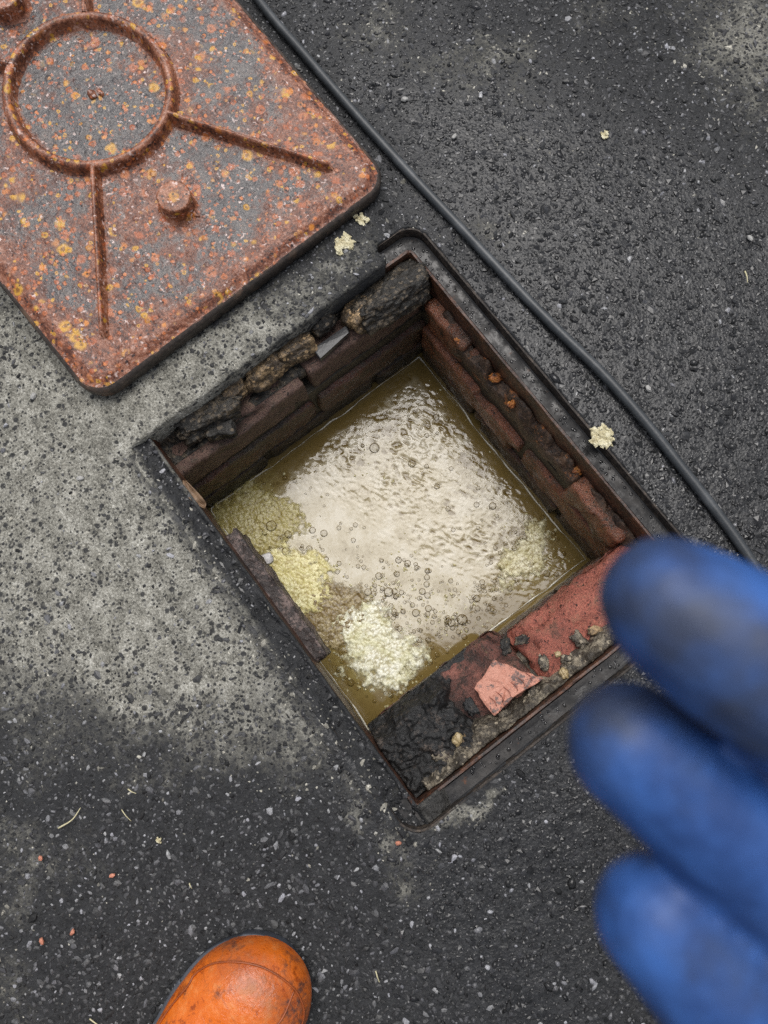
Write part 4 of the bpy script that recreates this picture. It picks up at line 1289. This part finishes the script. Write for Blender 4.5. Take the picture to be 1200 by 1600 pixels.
def rib(name, a, c, w, h0, h1, parent, mat, jit=0.0012, taper=1.0):
    a, c = np.array(a), np.array(c)
    d = (c - a) / np.linalg.norm(c - a); nrm = np.array([-d[1], d[0]])
    prof = [(-1.5, -0.002), (-1.05, 0.0018), (-0.72, 0.35), (-0.55, 0.78), (-0.3, 0.98), (0.3, 1.0), (0.55, 0.78), (0.72, 0.35), (1.05, 0.0018), (1.5, -0.002)]
    n = 40; Vv = []; Fc = []
    for i in range(n):
        t_ = i / (n - 1)
        h = h0 + (h1 - h0) * t_
        ww = w * (1 - (1 - taper) * t_)
        e = 1 - max(0, (t_ - 0.965) / 0.035) ** 2
        for q, hh in prof:
            j = jit * (vnoise(np.array([i * 0.7 + q * 2]), np.array([q * 3 + a[0] * 90]), seed=12)[0] - 0.5)
            p = a + (c - a) * t_ + nrm * (q * ww * (0.5 + 0.5 * e) + j)
            Vv.append((p[0], p[1], (hh * h * e if hh > 0.01 else hh) + j * 0.6))
    m = len(prof)
    for i in range(n - 1):
        for k in range(m - 1):
            Fc.append((i * m + k, (i + 1) * m + k, (i + 1) * m + k + 1, i * m + k + 1))
    Fc.append(tuple((n - 1) * m + k for k in range(m)))
    return new_obj(name, Vv, Fc, mat, parent)
for sx_, sy_ in ((1, 1), (1, -1), (-1, 1), (-1, -1)):
    dirx = np.array([sx_ * 0.829, sy_ * 0.559])
    a = np.array(RC) + dirx * (RR + 0.003)
    c = np.array(RC) + dirx * 0.349
    rib('rib', a, c, 0.0066, 0.0185, 0.0145, LID, MAT_RUST_RIB, jit=0.0005, taper=0.8)
# ring
prof = [(-0.0125, -0.001), (-0.0085, 0.0018), (-0.0066, 0.007), (-0.0056, 0.0145), (-0.0036, 0.0172), (0.0005, 0.0178), (0.0036, 0.0170), (0.0056, 0.0145), (0.0068, 0.007), (0.0090, 0.0018), (0.013, -0.001)]
Vv, Fc = [], []
n = 128
for i in range(n):
    t_ = 2 * math.pi * i / n
    for d, z in prof:
        j = 0.0007 * (vnoise(np.array([i * 0.8]), np.array([d * 900.0]), seed=13)[0] - 0.5)
        Vv.append((RC[0] + (RR + d + j) * math.cos(t_), RC[1] + (RR + d + j) * math.sin(t_), z + j))
m = len(prof)
for i in range(n):
    for k in range(m - 1):
        Fc.append((i * m + k, ((i + 1) % n) * m + k, ((i + 1) % n) * m + k + 1, i * m + k + 1)[::-1])
new_obj('ring', Vv, Fc, MAT_RUST_RIB, LID)

def boss(x, y, r, h, seed, mat=MAT_RUST_BOSS):
    prof = [(1.30, -0.001), (1.10, 0.0012), (1.03, 0.004), (1.0, h * 0.75), (0.985, h * 0.92), (0.94, h * 0.99), (0.88, h), (0.5, h), (0.2, h * 1.0)]
    n = 40; Vv = []; Fc = []
    for q, z in prof:
        for k in range(n):
            t_ = 2 * math.pi * k / n
            j = 0.0014 * (vnoise(np.array([k * 0.9]), np.array([q * 7.0 + z * 200]), seed=seed)[0] - 0.5)
            Vv.append((x + (r * q + j) * math.cos(t_), y + (r * q + j) * math.sin(t_), z + j * 0.7))
    Vv.append((x, y, h))
    for i in range(len(prof) - 1):
        for k in range(n):
            l = (k + 1) % n
            Fc.append((i * n + k, i * n + l, (i + 1) * n + l, (i + 1) * n + k))
    b0 = (len(prof) - 1) * n
    for k in range(n):
        Fc.append((b0 + k, b0 + (k + 1) % n, len(Vv) - 1))
    return new_obj('boss', Vv, Fc, mat, LID)
boss(-0.145, -0.002, 0.0230, 0.025, 14)
boss(-0.5225, -0.0075, 0.0255, 0.025, 15, MAT_RUST_RIB)['label'] = 'dark red boss'
rock('rust_knob', (RC[0] - 0.001, RC[1] + 0.001, 0.001), (0.008, 0.006, 0.005), MAT_RUST_RIB, LID, 16, sub=3, amp=0.3)
rock('rust_knob', (RC[0] + 0.004, RC[1] + 0.012, 0.000), (0.006, 0.004, 0.004), MAT_RUST_BOSS, LID, 17, sub=3, amp=0.3)
rock('rust_flake', (-0.122, 0.008, 0.001), (0.010, 0.003, 0.002), MAT_RUST_RIB, LID, 18, sub=3, amp=0.3, rot=0.5)
# flaking scale along the near edge
for k in range(16):
    t_ = random.uniform(-0.06, 0.2)
    rock('rust_flake', (-0.020 - 0.02 * random.random(), t_, -0.0012), (random.uniform(.004, .009), random.uniform(.002, .005), 0.0014), MAT_RUST_BOSS if k % 3 else MAT_RUST_RIB, LID, 120 + k, sub=2, amp=0.5, rot=random.uniform(0, 6))
# lifting lugs under the far end carry the tilt
for y in (-0.15, 0.15):
    V, Fq = loft([np.column_stack([rrect(-0.66, -0.62, y - 0.03, y + 0.03, 0.008, 3), np.full(16, z)]) for z in (-0.029, -0.088)], False, (True, True))
    new_obj('lug', V, [f_[::-1] for f_ in Fq], MAT_RIM, LID)

# ------------------------------------------------------------------ hose
HP = [(330, -120), (404, 0), (478, 88), (560, 183), (640, 271), (720, 356), (800, 442), (870, 514), (940, 582), (1005, 655), (1065, 730), (1120, 800), (1170, 870), (1240, 985), (1320, 1120)]
hp = [at(px, py, 0.0085 + 0.0015 * math.sin(i)) for i, (px, py) in enumerate(HP)]
V, Fq = tube(spline(hp, 160), 0.0066, 20)
hose = tag(new_obj('hose', V, Fq, MAT_HOSE), 'long dark grey rubber hose lying past the manhole on asphalt', 'hose')

# ------------------------------------------------------------------ small litter
def crumbs(px, py, r, label, seed, n=9, mat=MAT_CRUMB):
    c = at(px, py, 0.002)
    c[2] += float(ground_z(c[:1], c[1:2])[0])
    root = empty('tissue_scrap', c)
    tag(root, label, 'scrap', 'pale scraps on the ground')
    Vs, Fs = [], []
    v, f = ico(2)
    for k in range(n * 3):
        rr = r * random.uniform(0.14, 0.42)
        d = np.array([random.gauss(0, r * 0.42), random.gauss(0, r * 0.42), random.uniform(0, 0.15) * r])
        nz = 1 + 1.6 * (fbm(v[:, 0] * 2 + k, v[:, 1] * 2, v[:, 2] * 2, seed + k, 3) - 0.5)
        nz = nz * (1 + 0.6 * (rng.random(len(v)) - 0.5))
        Fs.append(f + len(Vs) * 1 if not Vs else f + sum(len(q) for q in Vs))
        Vs.append(v * nz[:, None] * rr * np.array([1.1, 0.9, 0.5]) + d)
    return tag(new_obj('crumb_cluster', np.vstack(Vs), np.vstack(Fs), mat, root, False), kind='stuff')
crumbs(565, 347, 0.009, 'smaller pale scrap near the right corner of the cover', 130)
crumbs(537, 385, 0.013, 'larger pale scrap between the cover and the pit', 131, 12)
crumbs(942, 684, 0.014, 'pale yellow scrap beside the hose side of the frame', 132, 14)
crumbs(943, 210, 0.006, 'small yellowish scrap on the dark asphalt beyond the hose', 133, 6)
crumbs(247, 1313, 0.0035, 'tiny crumbled pale scrap on the asphalt above and left of the boot', 134, 7)

def straw(px0, py0, px1, py1, bend, r, label):
    a, c = at(px0, py0, 0.005), at(px1, py1, 0.005)
    mid = (a + c) / 2 + np.array([bend, bend * 0.6, 0.002])
    V, Fq = tube(spline([a, mid, c], 12), r * np.linspace(1, 0.5, 12), 6)
    tag(new_obj('dry_straw', V, Fq, MAT_STRAW), label, 'straw', 'dry straws on the asphalt')
straw(91, 1294, 126, 1262, 0.004, 0.0011, 'longest pale straw on the asphalt at the left edge')
straw(200, 1233, 213, 1240, 0.0, 0.0008, 'short pale straw right of the longest one, the upper of two')
straw(190, 1265, 205, 1283, 0.0, 0.0007, 'thin grey straw just below the short pale one')
straw(587, 1517, 593, 1535, 0.0, 0.0009, 'pale straw on the asphalt right of the boot')
straw(296, 1380, 300, 1388, 0.0, 0.0008, 'tiny pale straw above the boot toe')
straw(140, 1592, 156, 1604, 0.006, 0.0009, 'curved white straw at the bottom edge left of the boot')
straw(1164, 424, 1168, 442, 0.0, 0.0012, 'pale straw alone on the wet asphalt beyond the hose')
for k, (px, py, lab) in enumerate(((63, 1341, 'tiny orange brick chip nearest the left edge'), (175, 1368, 'orange brick chip among pale stones'), (113, 1457, 'orange brick chip, larger of the lower two'), (65, 1471, 'orange brick chip, smaller of the lower two'), (622, 1317, 'reddish brick chip by the pale cement patch below the frame'))):
    tag(rock('brick_chip', at(px, py, 0.003), (0.0045, 0.003, 0.003), MAT_CHIP, None, 140 + k, sub=1, amp=0.4, rot=k, smooth=False), lab, 'brick chip', 'brick chips on the asphalt')
# single pebbles that lie loose
M = Mat('pale_stone')
MAT_PALE = M.bsdf(M.mix(M.noise(300, 3), (0.22, 0.22, 0.21), (0.42, 0.41, 0.39)), 0.6)
for k, (px, py, s, lab) in enumerate(((125, 747, .0055, 'elongated white stone on the cement dust left of the frame'), (52, 619, .006, 'pale round stone on the cement dust under the cover'), (1172, 372, .0055, 'pale stone on wet asphalt near the right edge'), (632, 155, .006, 'white stone just right of the hose near the cover'), (710, 213, .005, 'white stone on dark asphalt right of the hose'), (1013, 607, .006, 'grey stone between hose bend and right edge'))):
    tag(rock('loose_stone', at(px, py, 0.003), (s * 0.95, s * 0.6, s * 0.45), MAT_PALE, None, 150 + k, sub=2, amp=0.35, rot=1.0 + k, smooth=False), lab, 'stone', 'loose pale stones')

# water drops on the wet iron
v, f = ico(2)
up_ = v[:, 2] > -0.2
Vs, Fs = [], []
def drop(x, y, z, r):
    Fs.append(f + len(v) * len(Vs)); Vs.append(v * np.array([r * random.uniform(0.8, 1.3), r * random.uniform(0.8, 1.2), r * 0.5]) + np.array([x, y, z]))
for k in range(130):
    drop(random.uniform(-0.30, 0.32), 0.2255 + random.uniform(0.008, 0.022), -0.0178, random.uniform(0.0008, 0.0026))
for k in range(60):
    drop(0.3005 + random.uniform(0.008, 0.022), random.uniform(-0.16, 0.24), -0.0178, random.uniform(0.0008, 0.0026))
for k in range(16):
    drop(-0.30 - random.uniform(0.0, 0.02), random.uniform(0.19, 0.24), -0.0178, random.uniform(0.001, 0.003))
tag(new_obj('water_drops', np.vstack(Vs), np.vstack(Fs), MAT_DROP, frame), kind='stuff')

# ------------------------------------------------------------------ boot
BT = at(432, 1490, 0.055); BA = at(332, 1650, 0.055)
bd = (BA - BT); bd[2] = 0; bd /= np.linalg.norm(bd)             # from toe to heel
bs = np.array([bd[1], -bd[0], 0.0])
if bs @ RT < 0:
    bs = -bs                                                    # towards the right of the picture
boot = tag(empty('rubber_boot', (BT[0] + bd[0] * 0.15, BT[1] + bd[1] * 0.15, 0)), 'scuffed orange rubber boot with dark sole standing on the asphalt', 'boot')
BO = np.array(boot.location)
BW = 0.071
def half_w(s):
    w_ = BW * (1 - 0.10 * sstep(0.10, 0.17, s) - 0.16 * sstep(0.16, 0.23, s))
    toe = np.sqrt(np.clip(1 - (1 - np.clip(s / 0.085, 0, 1)) ** 2.3, 0, 1))
    heel = np.sqrt(np.clip(1 - np.clip((s - 0.24) / 0.075, 0, 1) ** 2, 0, 1))
    return w_ * toe * heel
def top_h(s):
    toe = 0.030 + 0.048 * np.sqrt(np.clip(1 - (1 - np.clip(s / 0.075, 0, 1)) ** 2, 0, 1))
    return toe + 0.030 * sstep(0.09, 0.19, s) + 0.05 * sstep(0.16, 0.24, s)
def skew(s):
    return 0.016 * (1 - np.clip(s / 0.16, 0, 1)) ** 1.2 - 0.006      # toe turned in
def bpoint(s, th, k=1.0):
    w_, h = half_w(s) * k, top_h(s)
    ct, st = math.cos(th), math.sin(th)
    x = np.sign(ct) * abs(ct) ** 0.85 * w_ * (1 + 0.30 * st * max(0.0, 0.75 - st))
    z = 0.018 + (h - 0.018) * abs(st) ** 0.85
    return BT + bd * s + bs * (x + skew(s)) + np.array([0, 0, z - BT[2]])
S_ = np.concatenate([0.085 * (1 - np.cos(np.linspace(0.05, math.pi / 2, 24))), np.linspace(0.09, 0.3145, 44)])
TH = np.linspace(0, math.pi, 41)
Vv = [bpoint(s, t_) - BO for s in S_ for t_ in TH]
gr = []
for s in S_:
    for t_ in TH:
        g_ = 0.55 * math.exp(-((s - 0.030) / 0.022) ** 2) * (1 if t_ > 0.35 else 0.5) + 0.95 * math.exp(-(t_ / 0.75) ** 2) * sstep(0.02, 0.06, np.array(s)) + 0.5 * math.exp(-((t_ - 0.75) / 0.3) ** 2 - ((s - 0.07) / 0.03) ** 2)
        gr.append(min(1, float(g_)))
nt = len(TH); Fc = []
for i in range(len(S_) - 1):
    for k in range(nt - 1):
        Fc.append((i * nt + k, (i + 1) * nt + k, (i + 1) * nt + k + 1, i * nt + k + 1))
Fc.append(tuple(range(nt)))
Fc.append(tuple((len(S_) - 1) * nt + k for k in range(nt))[::-1])
new_obj('upper', Vv, Fc, MAT_BOOT, boot, True, {'grime': gr})
# shaft up the leg
loops = []
for z, s0, s1, wd in ((0.10, 0.165, 0.312, 0.050), (0.15, 0.185, 0.308, 0.050), (0.22, 0.19, 0.315, 0.057), (0.30, 0.185, 0.325, 0.064), (0.302, 0.190, 0.320, 0.060), (0.20, 0.197, 0.31, 0.052)):
    lp = []
    for k in range(28):
        a = 2 * math.pi * k / 28
        p = BT + bd * ((s0 + s1) / 2 + (s1 - s0) / 2 * math.cos(a)) + bs * wd * math.sin(a)
        lp.append(np.array([p[0], p[1], z]) - BO)
    loops.append(np.array(lp))
V, Fq = loft(loops)
new_obj('shaft', V, Fq, MAT_BOOT, boot, True, {'grime': np.full(len(V), 0.15)})
# sole and welt
def sole_loop(k, z):
    lp = []
    ss = np.concatenate([S_, S_[::-1]])
    for i, s in enumerate(ss):
        sg = -1 if i < len(S_) else 1
        lp.append(BT + bd * (s - (0.004 if s < 0.02 else 0)) + bs * (sg * (half_w(s) + k) + skew(s) - 0.006) + bd * 0.006 * (1 if s < 0.1 else 0) - BO + np.array([0, 0, z - BT[2]]))
    return np.array(lp)
V, Fq = loft([sole_loop(-0.005, 0.001), sole_loop(-0.002, 0.003), sole_loop(-0.001, 0.018), sole_loop(-0.001, 0.0200), sole_loop(-0.004, 0.0205)], False, (True, True))
new_obj('sole', V, Fq, MAT_SOLE, boot)
# raised moulded lines: toe cap edge and the long seam
def seam(pts, r, name):
    P_ = [bpoint(s, t_, 1.008) - BO + np.array([0, 0, 0.0008]) for s, t_ in pts]
    V, Fq = tube(spline(P_, 50), r, 8)
    new_obj(name, V, Fq, MAT_SEAM, boot)
seam([(0.020, 0.95), (0.05, 1.05), (0.09, 1.25), (0.14, 1.5), (0.2, 1.7)], 0.0013, 'seam')
seam([(0.17, 2.72), (0.12, 2.66), (0.085, 2.60), (0.072, 2.66), (0.05, 2.55), (0.030, 2.25), (0.018, 1.8), (0.016, 1.3), (0.022, 0.8), (0.04, 0.5), (0.08, 0.38)], 0.0012, 'toe_cap_edge')

# ------------------------------------------------------------------ gloved hand held out over the pit
hand = tag(empty('gloved_hand', deep(1500, 1500, 0.16)), 'gloved hand in soiled blue rubber reaching in from the right', 'hand')
HO = np.array(hand.location)
HV, HF = [], []
def hadd(pts, rad, seg=20, n=40, flat=1.0):
    """A tapered limb of the hand with rounded ends, added to one surface."""
    P_ = spline([deep(*p) for p in pts], n)
    R_ = np.interp(np.linspace(0, 1, n), np.linspace(0, 1, len(rad)), rad)
    # round tips
    L = np.concatenate([[0], np.cumsum(np.linalg.norm(np.diff(P_, axis=0), axis=1))])
    d0, d1 = L, L[-1] - L
    R_ = R_ * np.sqrt(np.clip(1 - np.clip(1 - d0 / rad[0], 0, 1) ** 2, 0.0004, 1)) * np.sqrt(np.clip(1 - np.clip(1 - d1 / rad[-1], 0, 1) ** 2, 0.0004, 1))
    v_, f_ = tube(P_, R_, seg)
    b0 = len(HV)
    HV.extend(np.array(v_) - HO); HF.extend([tuple(i + b0 for i in q) for q in f_])
# index, middle, ring and little finger; then thumb and palm, which lie beyond the picture's right edge
hadd([(942, 900, .145), (1035, 940, .144), (1190, 1040, .143), (1360, 1165, .147), (1540, 1310, .157), (1640, 1410, .167)], [.0108, .0128, .0158, .0165, .0160, .0155, .0155], n=70)
hadd([(903, 1105, .160), (985, 1165, .160), (1130, 1288, .160), (1290, 1420, .163), (1470, 1560, .170), (1570, 1650, .176)], [.0122, .0136, .0150, .0160, .0160, .0158], n=70)
hadd([(955, 1362, .166), (1025, 1430, .166), (1125, 1545, .166), (1250, 1690, .168), (1390, 1820, .174), (1480, 1900, .180)], [.0122, .0140, .0158, .0162, .0158, .0155], n=70)
hadd([(1090, 1800, .165), (1150, 1880, .163), (1240, 1980, .164), (1370, 2060, .172), (1450, 2080, .178)], [.0095, .0108, .0115, .0122, .0125], n=60)
hadd([(1560, 1240, .150), (1640, 1300, .150), (1760, 1440, .158), (1860, 1620, .170), (1880, 1760, .180)], [.0112, .0128, .0145, .0180, .0200], n=60)
for o_ in range(6):
    t_ = o_ / 5
    hadd([(1560 - 150 * t_, 1380 + 650 * t_, .168 + .008 * t_), (1760 - 60 * t_, 1640 + 440 * t_, .178), (2000, 1960 + 140 * t_, .190)], [.0150, .0170, .0175, .0165], n=40)
hadd([(1850, 1850, .184), (2150, 2130, .205), (2450, 2400, .225), (3000, 2900, .27)], [.026, .027, .032, .040], n=40)
gl = new_obj('glove', HV, HF, MAT_GLOVE, hand)
md = gl.modifiers.new('remesh', 'REMESH'); md.mode = 'VOXEL'; md.voxel_size = 0.0016; md.use_smooth_shade = True
md = gl.modifiers.new('smooth', 'SMOOTH'); md.factor = 0.5; md.iterations = 6
P_ = spline([deep(2330, 2290, .217), deep(2700, 2620, .245), deep(3400, 3200, .31), deep(4200, 3800, .40)], 20)
V, Fq = tube(P_, np.linspace(0.040, 0.055, 20), 24)
new_obj('sleeve', np.array(V) - HO, Fq, MAT_SLEEVE, hand)
